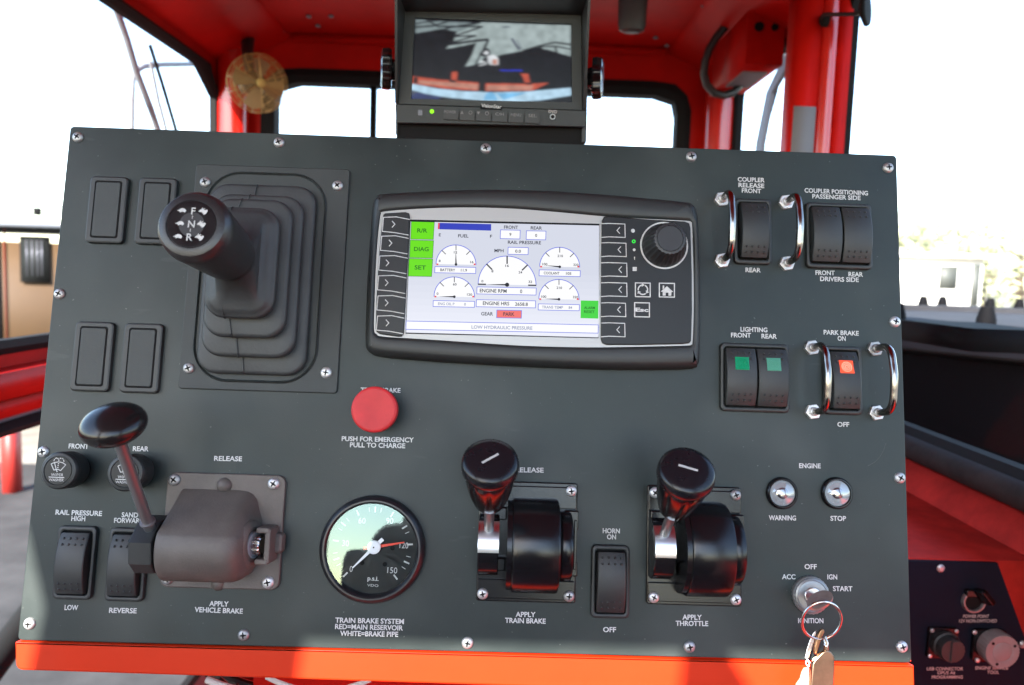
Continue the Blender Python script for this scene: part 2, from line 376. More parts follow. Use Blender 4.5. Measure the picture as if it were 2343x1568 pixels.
# door pillar standing proud of the right wall, with a rounded bead and a grey cover plate
PW = XR - yw(1815, 245, yC).x; xb0, xb1 = yw(1868, 245, yC).x, yw(1906, 245, yC).x
m = MB(); m.box(XR - PW, xb0, yC, yC + .05, .95, ZROOF - .001); m.box(xb1, XR - .001, yC, yC + .05, .95, ZROOF - .001); wmesh('door_pillar', m, 'red', cab)
m = MB(); rb_ = (xb1 - xb0) / 2; m.prism([(xb0 + rb_ + rb_ * math.cos(a_), yC + .004 + rb_ * .9 * math.sin(a_)) for a_ in [PI + PI * i / 14 for i in range(15)]] + [(xb1, yC + .05), (xb0, yC + .05)], .951, ZROOF - .002); wmesh('pillar_bead', m, 'redgloss', cab, sharp=60)
zp = yw(1843, 245, yC).z
m = MB(); m.box(XR - PW + .0, xb0 - .002, yC - .003, yC - .0005, .96, zp); wmesh('grey_cover_plate', m, mat('pale_grey_plate', (.20, .195, .185), .5), cab)
for nm, X0, X1, Y0, Y1 in (('left_corner_pillar', XL, XL + .07, YF - .07, YF - .001), ('right_corner_pillar', XR - .07, XR, YF - .07, YF - .001)):
    m = MB(); m.prism(rr(X1 - X0, Y1 - Y0, .03, 8, (X0 + X1) / 2, (Y0 + Y1) / 2), .95, ZROOF - .001); wmesh(nm, m, 'redgloss', cab, sharp=60)
# rear wall: the window the sun comes through
def back(px, py, Y):
    q = O + AU * (pt(px, py).x * .001) + AV * (pt(px, py).y * .001); return q + SUN * ((Y - q.y) / SUN.y)
hl = back(690, 1500, YR); hh = back(1200, 1474, YR).z; hp = back(1608, 1530, YR)
zs2 = 1.02
m = MB()
m.box(XL, hl.x, YR - .003, YR, ZFLOOR, ZROOF)                      # corner pillar
m.box(hl.x, XR, YR - .003, YR, hh, ZROOF); m.box(hl.x, XR, YR - .04, YR, ZFLOOR, zs2)
m.box(XR - .08, XR, YR - .003, YR, zs2, hh); m.box(hp.x - .014, hp.x + .014, YR - .04, YR, zs2, hh)
wmesh('rear_wall', m, mat('rear_trim', (0.045, 0.045, 0.047), 0.7), cab)
# roof, its sloped shoulders and ribs, floor
m = MB(); m.box(XL - .05, XR + .05, YR, YF + .05, ZROOF, ZROOF + .05); wmesh('roof', m, 'red', cab)
m = MB()
for X0, sgn in ((XL, 1), (XR, -1)):
    m.prism([(X0, ZROOF - .001), (X0 + sgn * .16, ZROOF - .001), (X0 + sgn * .15, ZROOF - .012), (X0, ZROOF - .075)], 0, 1)
bmesh.ops.transform(m.bm, matrix=Matrix(((1, 0, 0, 0), (0, 0, YF - YR - .002, YR + .001), (0, 1, 0, 0), (0, 0, 0, 1))), verts=m.bm.verts[:])
wmesh('roof_shoulder', m, 'red', cab)
m = MB(); m.box(XL + .17, XR - .17, YF - .03, YF - .001, ZROOF - .016, ZROOF - .001)
for xx in (-.2, .12): m.box(xx, xx + .03, YR + .1, YF - .035, ZROOF - .010, ZROOF - .001)
wmesh('roof_rib', m, 'red', cab)
for bx, by in ((706, 36), (727, 58), (757, 36), (645, 70), (600, 73), (1500, 85), (1525, 103), (1610, 12)):
    m = MB(); m.lathe([(.006, -.004), (.006, 0)], 10, zw(bx, by, ZROOF - .001)); wmesh('roof_bolt', m, 'greysteel', cab)
m = MB(); m.box(XL - .05, XR + .05, YR - .04, YF + .05, ZFLOOR - .05, ZFLOOR); wmesh('floor', m, 'floor', cab)
# right sill: black padded tube, dusty ledge
m = MB(); m.tube([(XR - .012, YR + .05, ztube), (XR - .012, .3, ztube), (XR - .012, YF - .08, ztube)], .0145, 14); wmesh('padded_sill', m, mat('worn_pad', (.022, .018, .016), .8, spec=.2, vary=.4, vscale=30), cab)
YS = CAMP.y + .75; ZS = yw(2187, 1283, YS).z
m = MB(); m.prism([(XW - .002, ZS + .035), (XW - .012, ZS + .033), (XW - .03, ZS + .012), (XW - .035, ZS + .001), (XW - .002, ZS + .001)], 0, 1)
bmesh.ops.transform(m.bm, matrix=Matrix(((1, 0, 0, 0), (0, 0, YF - .1 - YR, YR + .05), (0, 1, 0, 0), (0, 0, 0, 1))), verts=m.bm.verts[:]); wmesh('wall_ledge', m, 'dustred', cab)

# ---- auxiliary socket box at the right, behind the console
aux = wthing('auxiliary_box', Vector(((XR + .3) / 2, YS, ZS - .3)), 'dusty red side box with small black socket panel beside right wall', 'socket box')
tr, br = yw(2281, 1283, YS), yw(2352, 1480, YS)
slope = (br.x - tr.x) / (tr.z - br.z)
m = MB(); m.box(.25, XW - .004, YS + .004, YF - .08, ZS - .5, ZS); wmesh('box_body', m, 'dustred', aux)
m = MB(); pts = [(.25, ZS - .001), (tr.x, ZS - .001), (min(tr.x + slope * .15, XW - .006), ZS - .15), (min(tr.x + slope * .15, XW - .006), ZS - .3), (.25, ZS - .3)]
fp = [m.v((x, YS - .001, z)) for x, z in pts]; bp_ = [m.v((x, YS + .003, z)) for x, z in pts]
m.face(fp); m.face(bp_[::-1])
for i in range(5): m.face((fp[i], bp_[i], bp_[(i + 1) % 5], fp[(i + 1) % 5]))
wmesh('socket_panel', m, mat('blue_black_panel', (0.007, 0.010, 0.018), 0.6, spec=.06), aux)
def auxpt(px, py): return yw(px, py, YS - .0015)
def wtext(m, body, xl, xr, yy, hpx, Y):
    a, b = yw(xl, yy, Y), yw(xr, yy, Y); h = (yw(xl, yy - hpx / 2, Y) - yw(xl, yy + hpx / 2, Y)).length
    vs, fs, W = glyphs(body, .015, 1.0); k = (b - a).length / W; V = [m.v((a.x + x * k, Y, a.z + (b.z - a.z) * x / W + (y - .5) * h)) for x, y in vs]
    for f in fs: m.face([V[i] for i in f])
for body, xl, xr, yy in (('POWER POINT', 2203, 2262, 1410), ('12V NON-SWITCHED', 2194, 2280, 1420.5), ('USB CONNECTOR', 2120, 2203, 1530), ('OPUS A6', 2144, 2185, 1539), ('PROGRAMMING', 2131, 2202, 1549), ('ENGINE SERVICE', 2231, 2306, 1528), ('TOOL', 2258, 2285, 1538)):
    m = MB(); wtext(m, body, xl, xr, yy, 7.5, YS - .0016); wmesh('lettering', m, 'ink2', aux, recalc=False)
for px, py in ((2151, 1300), (2339, 1474), (2141, 1413 + 50)):
    if px == 2141: continue
    m = MB(); m.lathe([(.0042, 0), (.004, -.001), (.002, -.0025)], 14, auxpt(px, py), (0, 1, 0)); wmesh('screw', m, 'steel', aux)

# ================================================================== CONSOLE
TLp, TRp, BRp, BLp = pt(155, 285, 3), pt(2056, 352, 3), pt(2091, 1520, 3), pt(33, 1468, 3)
console = pthing('control_console', (0, -160), 'satin black control console face set in an orange red steel housing', 'console')
off = Vector((0, 160))
def c3(p): return (p.x + off.x, p.y + off.y)
def corner_cut(P, r=3.2):
    out = []
    for i in range(4):
        a, b, c = P[i - 1], P[i], P[(i + 1) % 4]; d1 = (a - b).normalized(); d2 = (c - b).normalized()
        for k in range(6):
            t = k / 5; q = b + d1 * r * (1 - t) ** 2 + d2 * r * t ** 2
            out.append(q)
    return out
face = [c3(p) for p in corner_cut([TLp, TRp, BRp, BLp])]
m = MB(); m.prism(face, 0, 3, 0.6); m.build('panel_face', 'panel', console, Matrix.Translation((0, 0, -.003)))
HB = [TLp + Vector((0, -1)), TRp + Vector((.6, -1)), BRp + Vector((1.2, 0)), BLp + Vector((0, 0))]
m = MB(); m.prism([c3(p) for p in HB], -230, -3.05); m.build('housing', 'orange', console)
fl = [pt(33, 1467, 2), pt(2092, 1521, 2), pt(2094, 1600, 2), pt(34, 1534, 2)]
m = MB(); c = corner_cut([fl[1], fl[0], fl[3], fl[2]], 0.6)
fl2 = [fl[0] + Vector((0, -.6)), fl[1] + Vector((0, -.6)), fl[2], fl[3]]
def cc2():
    out = []; P = fl2
    for i, r in enumerate((.5, .5, 5, 5)):
        a, b, c_ = P[i - 1], P[i], P[(i + 1) % 4]; d1 = (a - b).normalized(); d2 = (c_ - b).normalized()
        for k in range(6):
            t = k / 5; out.append(b + d1 * r * (1 - t) ** 2 + d2 * r * t ** 2)
    return out
m.prism([c3(p) for p in cc2()], -60, 1.5, 1.2); m.build('lower_flange', 'orange', console)
pu = pt(570, 1560, -40).x; pb = fl[3].y
_fb = O + AV * (pb - 3) * .001
m = MB(); m.box(pu * .001, fl[2].x * .001 - .02, _fb.y + .045, _fb.y + .25, ZFLOOR + .001, _fb.z - .012); wmesh('pedestal', m, 'red', console)
def screw_mesh():
    m = MB(); m.lathe([(3.75, 0), (3.7, .55), (3.3, 1.3), (2.6, 1.85), (1.7, 2.1), (.01, 2.15)], 22)
    m.mi = 1
    for k in range(2):
        m.X = Matrix.Rotation(k * PI / 2, 4, 'Z'); m.box(-1.95, 1.95, -.42, .42, 1.6, 2.17 + k * .01)
    m.X = Matrix.Identity(4); m.lathe([(.95, 1.6), (.95, 2.19)], 8)
    return m
SCREW = screw_mesh().build('screw', ['steel', 'groove'])
def add_screw(parent, loc, rot=None, s=1.0, first=[True]):
    o = SCREW if first[0] else SCREW.copy()
    if not first[0]: COL.objects.link(o)
    first[0] = False
    o.parent = parent; o.location = [x * .001 for x in loc]; o.rotation_euler = (0, 0, random.uniform(0, PI) if rot is None else rot); o.scale = (s, s, s)
    return o
for px_, py_ in ((176, 313), (637, 325), (1111, 339), (1582, 358), (2033, 383), (134, 672), (97, 1034), (65, 1428), (556, 1454), (1069, 1472), (1578, 1481), (2065, 1481), (2049, 736), (2060, 1094)):
    q = pt(px_, py_, 1.5); add_screw(console, (q.x, q.y + 160, 0))
# engraved lettering, one part per line of text
TEXTS = [('FRONT', 157.3, 203, 1020.3, 1021.5), ('REAR', 304, 340, 1026.5, 1027), ('RELEASE', 490, 553.7, 1048.6, 1049.8), ('RAIL PRESSURE', 127.3, 233.5, 1171.5, 1174.8),
 ('HIGH', 163.4, 195.2, 1185.8, 1186.7), ('SAND', 278.4, 316, 1177.5, 1178.5), ('FORWARD', 261.2, 329, 1190.3, 1191.2), ('LOW', 148, 178.9, 1389.5, 1390), ('REVERSE', 249.8, 312.8, 1396, 1397.3),
 ('APPLY', 478.9, 523, 1380.5, 1381.9), ('VEHICLE BRAKE', 445.4, 555.5, 1394.2, 1398.2), ('TRAIN BRAKE', 824.8, 916, 892, 893.3), ('PUSH FOR EMERGENCY', 781.6, 946.4, 1003.4, 1006.6),
 ('PULL TO CHARGE', 800.5, 927, 1017.5, 1020), ('RELEASE', 1178.5, 1243.3, 1074.8, 1075.7), ('TRAIN BRAKE SYSTEM', 767, 923.9, 1418.4, 1421.8), ('RED=MAIN RESERVOIR', 766.6, 921.7, 1433, 1436.5),
 ('WHITE=BRAKE PIPE', 778, 910.7, 1448.4, 1451), ('APPLY', 1179.4, 1224.8, 1405.2, 1406), ('TRAIN BRAKE', 1155.2, 1248, 1418.9, 1421), ('HORN', 1378.5, 1417.7, 1214, 1214.9), ('ON', 1388.2, 1408.9, 1228, 1228.4),
 ('OFF', 1379.4, 1408.9, 1440, 1440.4), ('OFF', 1915, 1942.2, 970.8, 971.3), ('ENGINE', 1827.7, 1876.9, 1065.3, 1066), ('WARNING', 1758.4, 1820.4, 1184.3, 1185.1), ('STOP', 1899.2, 1934.9, 1185.7, 1186.2),
 ('OFF', 1839.9, 1867.9, 1296.2, 1296.4), ('ACC', 1788.4, 1819.2, 1319.2, 1319.6), ('IGN', 1892.3, 1914.6, 1319.6, 1320), ('START', 1904.9, 1949.5, 1346.5, 1346.8), ('IGNITION', 1825.3, 1883, 1419.5, 1420),
 ('APPLY', 1560.7, 1605, 1411.5, 1412.3), ('THROTTLE', 1545.3, 1619.6, 1425.7, 1426.5), ('COUPLER', 1687.2, 1748.7, 410.4, 412.5), ('RELEASE', 1688.9, 1747.9, 423.2, 425.7), ('FRONT', 1696.5, 1740.6, 435.9, 437.6),
 ('REAR', 1705, 1739.8, 617.5, 618.4), ('COUPLER POSITIONING', 1840, 1985, 435.5, 442.3), ('PASSENGER SIDE', 1857.8, 1968.1, 449, 453.3), ('FRONT', 1865, 1909, 623.9, 624.7), ('REAR', 1940.5, 1973.6, 627.3, 628.1),
 ('DRIVERS SIDE', 1875.6, 1963.9, 637.9, 640.4), ('LIGHTING', 1693.5, 1755, 753.3, 755), ('FRONT', 1671.9, 1717.3, 766.5, 767.3), ('REAR', 1741.5, 1776.7, 769, 769.9), ('PARK BRAKE', 1883.7, 1963.9, 760.1, 762.7), ('ON', 1915.5, 1934.2, 774.1, 775)]
for body, xl, xr, y0, y1 in TEXTS:
    a, b = pt(xl, y0), pt(xr, y1); c_ = (a + b) / 2; d = b - a
    m = MB(); m.text(body, c_.x, c_.y + 160, 3.15, 0.08, d.length, 0.022, 'C', math.atan2(d.y, d.x)); m.build('lettering', 'ink', console, recalc=False)
_ar = [pt(*p) for p in ((1985, 1066), (2000, 1058), (2012, 1046), (2021, 1030), (2026, 1014))]
m = MB(); m.tube([(p.x, p.y + 160, 0) for p in _ar], .13, 5); m.build('scuff_mark', mat('scuffed_paint', (0.07, 0.075, 0.075), 0.7), console)
# worn specks, scratches and dust in the panel paint itself
_nt = M['panel'].node_tree; _b = _nt.nodes['Principled BSDF']; _src = _b.inputs['Base Color'].links[0].from_socket
_tc = _nt.nodes.new('ShaderNodeTexCoord')
def _layer(scale, lo, hi, col, fac, stretch=None, src=None):
    n = _nt.nodes.new('ShaderNodeTexNoise'); n.inputs['Scale'].default_value = scale; n.inputs['Detail'].default_value = 2
    if stretch:
        mp = _nt.nodes.new('ShaderNodeMapping'); mp.inputs['Scale'].default_value = stretch[0]; mp.inputs['Rotation'].default_value = (0, 0, stretch[1]); _nt.links.new(_tc.outputs['Object'], mp.inputs['Vector']); _nt.links.new(mp.outputs[0], n.inputs['Vector'])
    else: _nt.links.new(_tc.outputs['Object'], n.inputs['Vector'])
    r = _nt.nodes.new('ShaderNodeMapRange'); r.inputs['From Min'].default_value = lo; r.inputs['From Max'].default_value = hi; r.inputs['To Max'].default_value = fac
    mx = _nt.nodes.new('ShaderNodeMix'); mx.data_type = 'RGBA'; mx.inputs['B'].default_value = (*col, 1)
    _nt.links.new(n.outputs['Fac'], r.inputs['Value']); _nt.links.new(r.outputs[0], mx.inputs['Factor']); _nt.links.new(src, mx.inputs['A']); return mx.outputs['Result']
_o = _layer(420, .75, .765, (.12, .125, .12), .7, None, _src)
_o = _layer(90, .72, .75, (.04, .045, .044), .4, ((.25, 1.0, 1), .9), _o)
_o = _layer(11, .48, .80, (.075, .085, .08), .45, None, _o)
_nt.links.new(_o, _b.inputs['Base Color'])

# ================================================================== DEVICES ON THE CONSOLE
# ---- blank switch covers
def blank_cover(c, label):
    q, w_, h_ = quad(c, 2.0)
    t = pthing('blank_switch_cover', q, label, 'switch cover', 'blank switch covers')
    w_, h_ = 25.6, 46.0
    m = MB(); m.plate(w_, h_, 3.2, 0, 3.4, 1.2); m.build('bezel', 'plastic', t)
    m = MB(); m.plate(w_ - 7.2, h_ - 6.4, 1.8, 3.3, 3.45, .1); m.build('recess', 'groove', t)
    m = MB(); m.plate(w_ - 9.4, h_ - 8.8, 1.4, 3.3, 3.8, .3); m.build('blank_insert', 'plastic2', t)
    return t
bl0 = blank_cover(((208, 403), (297, 405), (284, 560), (192, 556)), 'blank switch cover nearest the upper left corner of the console')
for c, lab in ((((319, 405), (411, 407), (397, 563), (303, 561)), 'blank switch cover partly hidden behind the gear shift knob'),
               (((172, 734), (265, 736), (253, 900), (158, 895)), 'lower blank switch cover nearest the left edge of the console'),
               (((283, 737), (378, 739), (366, 904), (270, 900)), 'lower blank switch cover beside the rubber boot plate')):
    pcopy(bl0, quad(c, 2.0)[0], lab)

# ---- rubber boot and gear shift
bq, bw, bh = quad(((452, 378), (802, 386), (770, 900), (403, 890)), 1.5)
boot = pthing('shift_boot', bq, 'square stepped rubber boot on a screwed plate under the shift knob', 'rubber boot')
m = MB(); m.plate(bw, bh, 2.5, 0, 2.0, 0.7); m.build('base_plate', 'plastic2', boot)
def zb(zx, zy): return (zx * .42424, zy * .42424 + 241.9)
for z_ in ((1105, 412), (1819, 431), (1015, 1416), (1757, 1440)):
    q = pt(*zb(*z_), 3) - bq; add_screw(boot, (q.x, q.y, 2.0))
def rect_at(l, r, t, b, n):
    ym = (t + b) / 2; xm = (l + r) / 2
    L, R_, T_, B_ = pt(l, ym, n), pt(r, ym, n), pt(xm, t, n), pt(xm, b, n)
    return ((L.x + R_.x) / 2 - bq.x, (T_.y + B_.y) / 2 - bq.y, R_.x - L.x, T_.y - B_.y)
rim = rect_at(452, 738, 393, 877, 3)
m = MB(); o_ = rr(rim[2], rim[3], 24, 10, rim[0], rim[1]); i_ = rr(rim[2] - 4, rim[3] - 4, 22, 10, rim[0], rim[1]); mid = rr(rim[2] - 2, rim[3] - 2, 23, 10, rim[0], rim[1])
m.loft([[(x, y, 1.9) for x, y in o_], [(x, y, 3.4) for x, y in mid], [(x, y, 2.05) for x, y in i_]], False, False); m.build('raised_rim', 'plastic2', boot)
tiers = [rect_at(460, 710, 420, 857, 9), rect_at(468, 683, 443, 817, 19), rect_at(470, 659, 453, 772, 29), rect_at(471, 632, 473, 728, 39)]
m = MB(); rings = []
def R4(t, d, n, r=13): return [(x, y, n) for x, y in rr(t[2] - 2 * d, t[3] - 2 * d, max(r - d, 3), 8, t[0], t[1])]
h0 = [5, 15, 25, 36]
for k, t in enumerate(tiers):
    n = h0[k]
    rings += [R4(t, 1.5, n - 2.7), R4(t, .3, n - 1.5), R4(t, 0, n + .2), R4(t, .35, n + 1.9), R4(t, 1.4, n + 2.9), R4(t, 2.6, n + 3.3)]
    if k < 3:
        nx = tiers[k + 1]; rings.append(R4(nx, 3.4, n + 3.8)); 
tl = tiers[3]
c_u = tl[0]; 
for d, n in ((4, 40.6), (7, 41.6), (11, 43)):
    rings.append(R4(tl, d * .82, n))
kq = Vector((pt(520, 581, 67).x, pt(520, 581, 67).y)) - bq
rings.append([(kq.x + 13 * math.cos(a), kq.y + 13 * math.sin(a), 61) for a in [rad(a0 + 90 * i / 8) for a0 in (0, 90, 180, 270) for i in range(9)]])
_a = rings[-2]; _b = rings[-1]
for _k, _e in ((.3, .12), (.6, .35), (.85, .7)): rings.insert(-1, [tuple(Vector((p[0] + (q[0] - p[0]) * _k, p[1] + (q[1] - p[1]) * _k, p[2] + (q[2] - p[2]) * _e))) for p, q in zip(_a, _b)])
m.loft(rings, True, True); bel = m.build('bellows', 'rubber', boot, sharp=89)
sx = [t[0] - 4 + k * -1.5 for k, t in enumerate(tiers)]
for sgn in (-1, 1):
    m = MB(); P = []
    for k, t in enumerate(tiers):
        y = t[1] + sgn * t[3] / 2; P += [(sx[k], y + sgn * -.2, h0[k] + 1.8), (sx[k], y - sgn * 2.0, h0[k] + 3.9)]
        if k < 3: nx = tiers[k + 1]; P.append((sx[k + 1], nx[1] + sgn * (nx[3] / 2 - 2.4), h0[k] + 4.6)); P.append((sx[k + 1], nx[1] + sgn * (nx[3] / 2 + .1), h0[k + 1] + .2))
    P.append((sx[3], tl[1] + sgn * (tl[3] / 2 - 10), 42.9)); P.append((sx[3] + (kq.x - sx[3]) * .4, (tl[1] + sgn * (tl[3] / 2 - 11)) * .5 + (kq.y + sgn * 13) * .5, 46.5))
    m.tube(P, .45, 6); m.build('mould_seam', 'rubber', boot)
fq = pt(437, 513, 120); b6 = pt(522, 583, 66)
d3 = Vector((fq.x - b6.x, fq.y - b6.y, 54.0)); L3 = d3.length
_z = d3.normalized(); _x = (Vector((1, 0, 0)) - _z * _z.x).normalized(); _y = _z.cross(_x)
rotk = Matrix(((_x.x, _y.x, _z.x, 0), (_x.y, _y.y, _z.y, 0), (_x.z, _y.z, _z.z, 0), (0, 0, 0, 1)))
shift = empty('gear_shift_knob', PANEL @ Matrix.Translation((b6.x * .001, b6.y * .001, .066)) @ rotk, 'large black round shift knob marked F N R leaning toward the viewer', 'shift knob')
m = MB(); m.lathe([(10, -16), (12.9, -7), (14, -6), (14, 0), (14.4, .6)], 40); m.build('collar', 'plastic', shift)
m = MB(); m.lathe([(14.4, .8), (15.8, 2.2), (16.2, 6), (18.9, L3 - 11), (19.2, L3 - 7.5), (18.6, L3 - 3.6), (16.9, L3 - 1.0), (14.8, L3 - .2), (13.2, L3 - .1), (12.9, L3 - .7), (12.7, L3 - .7)], 56); m.build('grip', mat('shift_knob_plastic', (0.018, 0.018, 0.019), 0.32, bump=.35, bscale=1400), shift)
m = MB(); m.lathe([(12.7, L3 - .8), (12.65, L3 - .35), (11, L3 - .3), (6, L3 - .75), (2, L3 - .95), (0.01, L3 - 1.0)], 48); m.build('shift_pattern_disc', 'gloss', shift)
m = MB(); zt_ = L3 + .05
TURT = [(-2.6, .1), (-1.9, .2), (-1.3, .7), (-.5, 1.15), (.4, 1.15), (1.2, .75), (1.7, .1), (1.9, -.3), (1.5, -.4), (1.4, -.9), (.9, -.9), (.7, -.6), (-.5, -.6), (-.6, -.9), (-1.2, -.9), (-1.2, -.4), (-2.0, -.25)]
RABB = [(-2.2, -.2), (-1.5, .6), (-.9, .9), (-.6, 1.8), (-.3, 1.7), (-.35, 1.0), (.6, 1.5), (.9, 1.3), (.1, .7), (1.0, .6), (1.8, .8), (2.2, .4), (1.9, -.3), (1.5, -1.2), (.6, -1.8), (.2, -1.7), (.3, -1.2), (-.4, -.9), (-.8, -.4), (-1.4, -.4)]
rl = rad(-1.0)
def rotp(p, a=rl): return (p[0] * math.cos(a) - p[1] * math.sin(a), p[0] * math.sin(a) + p[1] * math.cos(a))
for i, ch in enumerate('FNR'):
    y = 6.9 - 7.0 * i + .2; x = .5 - .3 * i
    m.text(ch, x, y, 3.9, zt_, None, 0.01)
    for shp, dx in ((TURT, -5.7), (RABB, 5.0)): m.poly([(x + dx + a * 1.08, y + b * 1.08) for a, b in shp], zt_)
    if i < 2: m.poly([(x - .35, y - 2.7), (x - .05, y - 2.7), (x - .05, y - 4.3), (x - .35, y - 4.3)], zt_)
m.build('shift_marks', 'ink', shift, recalc=False)

# ---- display unit
def zd(zx, zy): return (816.5 + zx * .34850, 411.3 + zy * .34850)
dq, dw, dh = quad((zd(110, 120), zd(2190, 170), zd(2245, 1200), zd(70, 1140)), 4)
disp = pthing('display_unit', dq, 'wide black operator display with silver inset, gauges screen and rotary knob', 'display')
def D(zx, zy, n=12.0): q = pt(*zd(zx, zy), n); return (q.x - dq.x, q.y - dq.y)
def smooth_closed(P, k=5, r=1.0):
    out = []; n = len(P)
    for i in range(n):
        p0, p1, p2, p3 = [Vector(P[(i + j - 1) % n]) for j in range(4)]
        for s_ in range(k):
            t = s_ / k; out.append(tuple(.5 * ((2 * p1) + (p2 - p0) * t + (2 * p0 - 5 * p1 + 4 * p2 - p3) * t * t + (3 * p1 - p0 - 3 * p2 + p3) * t ** 3)))
    return out
body_px = [(108, 170), (135, 118), (180, 100), (500, 82), (850, 72), (1200, 78), (1500, 95), (1850, 124), (2140, 152), (2190, 166), (2222, 210), (2236, 330), (2246, 600), (2248, 900), (2244, 1150), (2232, 1215), (2190, 1240), (1900, 1247), (1550, 1243), (1150, 1228), (700, 1205), (350, 1180), (150, 1160), (85, 1135), (60, 1085), (62, 900), (72, 650), (90, 380)]
outer = [D(x, y, 5.5) for x, y in body_px]
def inset(P, d):
    n = len(P); out = []
    for i in range(n):
        a, b, c = Vector(P[i - 1]), Vector(P[i]), Vector(P[(i + 1) % n]); t = (c - a).normalized()
        out.append(tuple(b + Vector((t.y, -t.x)) * d))
    return out
cw = sum(outer[i][0] * outer[(i + 1) % len(outer)][1] - outer[(i + 1) % len(outer)][0] * outer[i][1] for i in range(len(outer))) < 0
def ins(P, d): return inset(P, d if cw else -d)
outer = smooth_closed(outer, 4)
face_px = [(150, 260), (158, 225), (180, 210), (400, 192), (700, 183), (1000, 190), (1300, 212), (1600, 240), (1900, 258), (2160, 270), (2190, 280), (2200, 310), (2208, 600), (2210, 850), (2202, 1060), (2190, 1083), (2150, 1090), (1800, 1098), (1500, 1101), (1100, 1091), (700, 1065), (400, 1045), (170, 1030), (130, 1015), (112, 980), (116, 800), (122, 600), (135, 400)]
face_o = smooth_closed([D(x, y, 12) for x, y in face_px], 4)
m = MB(); A = lambda P, n: [(x, y, n) for x, y in P]
bez = ins(face_o, -2.2)
m.loft([A(outer, 0), A(outer, 7), A(ins(outer, .8), 9.5), A(ins(outer, 2.6), 12.2), A(ins(outer, 4.5), 13.2), A(bez, 13.4), A(ins(face_o, -.8), 12.8), A(face_o, 11.6)]); m.build('housing', 'plastic', disp, sharp=50)
m = MB(); m.prism(face_o, 11.65, 12.0); m.build('silver_inset', 'silver', disp)
# keypads
def keypad(px, name):
    m = MB(); P = [D(x, y, 12.5) for x, y in px]; m.prism(smooth_closed(P, 1), 12.02, 13.4, .7); return m.build(name, M.setdefault('keypad', mat('keypad_plastic', (.0075, .0080, .0085), .42, spec=.35, bump=.1, bscale=2000)), disp)
lkp = keypad([(172, 232), (185, 222), (320, 214), (342, 222), (348, 245), (340, 420), (328, 640), (318, 840), (308, 1010), (295, 1030), (270, 1032), (150, 1015), (128, 1000), (122, 980), (128, 780), (140, 560), (155, 380)], 'left_keypad')
rkp = keypad([(1606, 270), (1620, 245), (1645, 240), (1900, 262), (2150, 276), (2180, 288), (2188, 320), (2196, 600), (2198, 850), (2192, 1060), (2180, 1074), (2140, 1080), (1860, 1086), (1640, 1086), (1610, 1075), (1600, 1050), (1600, 800), (1602, 500)], 'right_keypad')
m = MB()
Z = 13.46
for i, (yt, xl_) in enumerate(((248, 170), (372, 158), (502, 146), (632, 138), (764, 134), (896, 131))):
    m.strip([D(345 - 7 * i, yt + 14, 13.4), D(258 - 6 * i, yt - 3, 13.4), D(xl_ + 4, yt, 13.4), D(xl_ - 4, yt + 92, 13.4), D(245 - 6 * i, yt + 100, 13.4), D(337 - 7 * i, yt + 116, 13.4)], .55, Z)
    xc = 240 - (0, 20, 40, 45, 45, 40)[i]; yc = yt + 45
    m.strip([D(xc - 9, yc - 20, 13.4), D(xc + 9, yc, 13.4), D(xc - 9, yc + 20, 13.4)], .55, Z)
m.build('soft_key_marks', 'ink', lkp, recalc=False); m = MB()
for i, (yt, xr_) in enumerate(((288, 1758), (414, 1765), (545, 1770), (676, 1770), (808, 1762), (940, 1757))):
    m.strip([D(1604, yt + 2, 13.4), D(1650, yt, 13.4), D(xr_, yt + 4, 13.4), D(xr_ + 2, yt + 92, 13.4), D(1655, yt + 88, 13.4), D(1602, yt + 92, 13.4)], .55, Z)
    xc = xr_ - 42; yc = yt + 46
    m.strip([D(xc + 8, yc - 20, 13.4), D(xc - 10, yc, 13.4), D(xc + 8, yc + 20, 13.4)], .55, Z)
m.build('soft_key_marks', 'ink', rkp, recalc=False)
m = MB()
for (x0, y0, x1, y1) in ((1827, 678, 1924, 770), (1984, 680, 2083, 772), (1822, 808, 1919, 902)):
    m.strip([D(x0, y0, 13.4), D(x1, y0 + 2, 13.4), D(x1, y1, 13.4), D(x0, y1 - 2, 13.4)], .7, Z, closed=True)
def hs(px): m.poly([D(x, y, 13.4) for x, y in px], Z)
hs([(1993, 735), (2034, 700), (2076, 738), (2064, 738), (2062, 762), (2044, 762), (2043, 742), (2026, 742), (2025, 762), (2006, 762), (2006, 737)][::-1]); hs([(2006, 722), (2006, 696), (2016, 696), (2016, 712)][::-1])
for k in range(3):
    a0 = rad(100 + 120 * k); P = [D(1876 + 31 * math.cos(a0 + rad(9 * j)), 723 - 31 * math.sin(a0 + rad(9 * j)), 13.4) for j in range(10)]; m.strip(P, .8, Z)
    a1 = a0 - rad(12); e = Vector((1876 + 31 * math.cos(a1), 723 - 31 * math.sin(a1))); tt = Vector((math.sin(a1), math.cos(a1))); nn = Vector((math.cos(a1), -math.sin(a1)))
    m.poly([D(*(e + tt * 10), 13.4), D(*(e - tt * 8 + nn * 13), 13.4), D(*(e - tt * 8 - nn * 13), 13.4)], Z)
q = D(1870, 854, 13.4); m.text('Esc', q[0], q[1], 2.5, Z, 8.6, .04)
def disc(cx_, cy_, r, n=20): m.poly([(D(cx_, cy_, 13.4)[0] + r * math.cos(2 * PI * i / n), D(cx_, cy_, 13.4)[1] + r * math.sin(2 * PI * i / n)) for i in range(n)], Z)
disc(1811, 336, 1.3); disc(1819, 461, .95)
hs([(1809, 574), (1836, 574), (1836, 600), (1809, 600)][::-1]); hs([(1817, 507), (1825, 507), (1823, 527), (1820, 527)][::-1])
m.build('key_symbols', 'ink', disp, recalc=False)
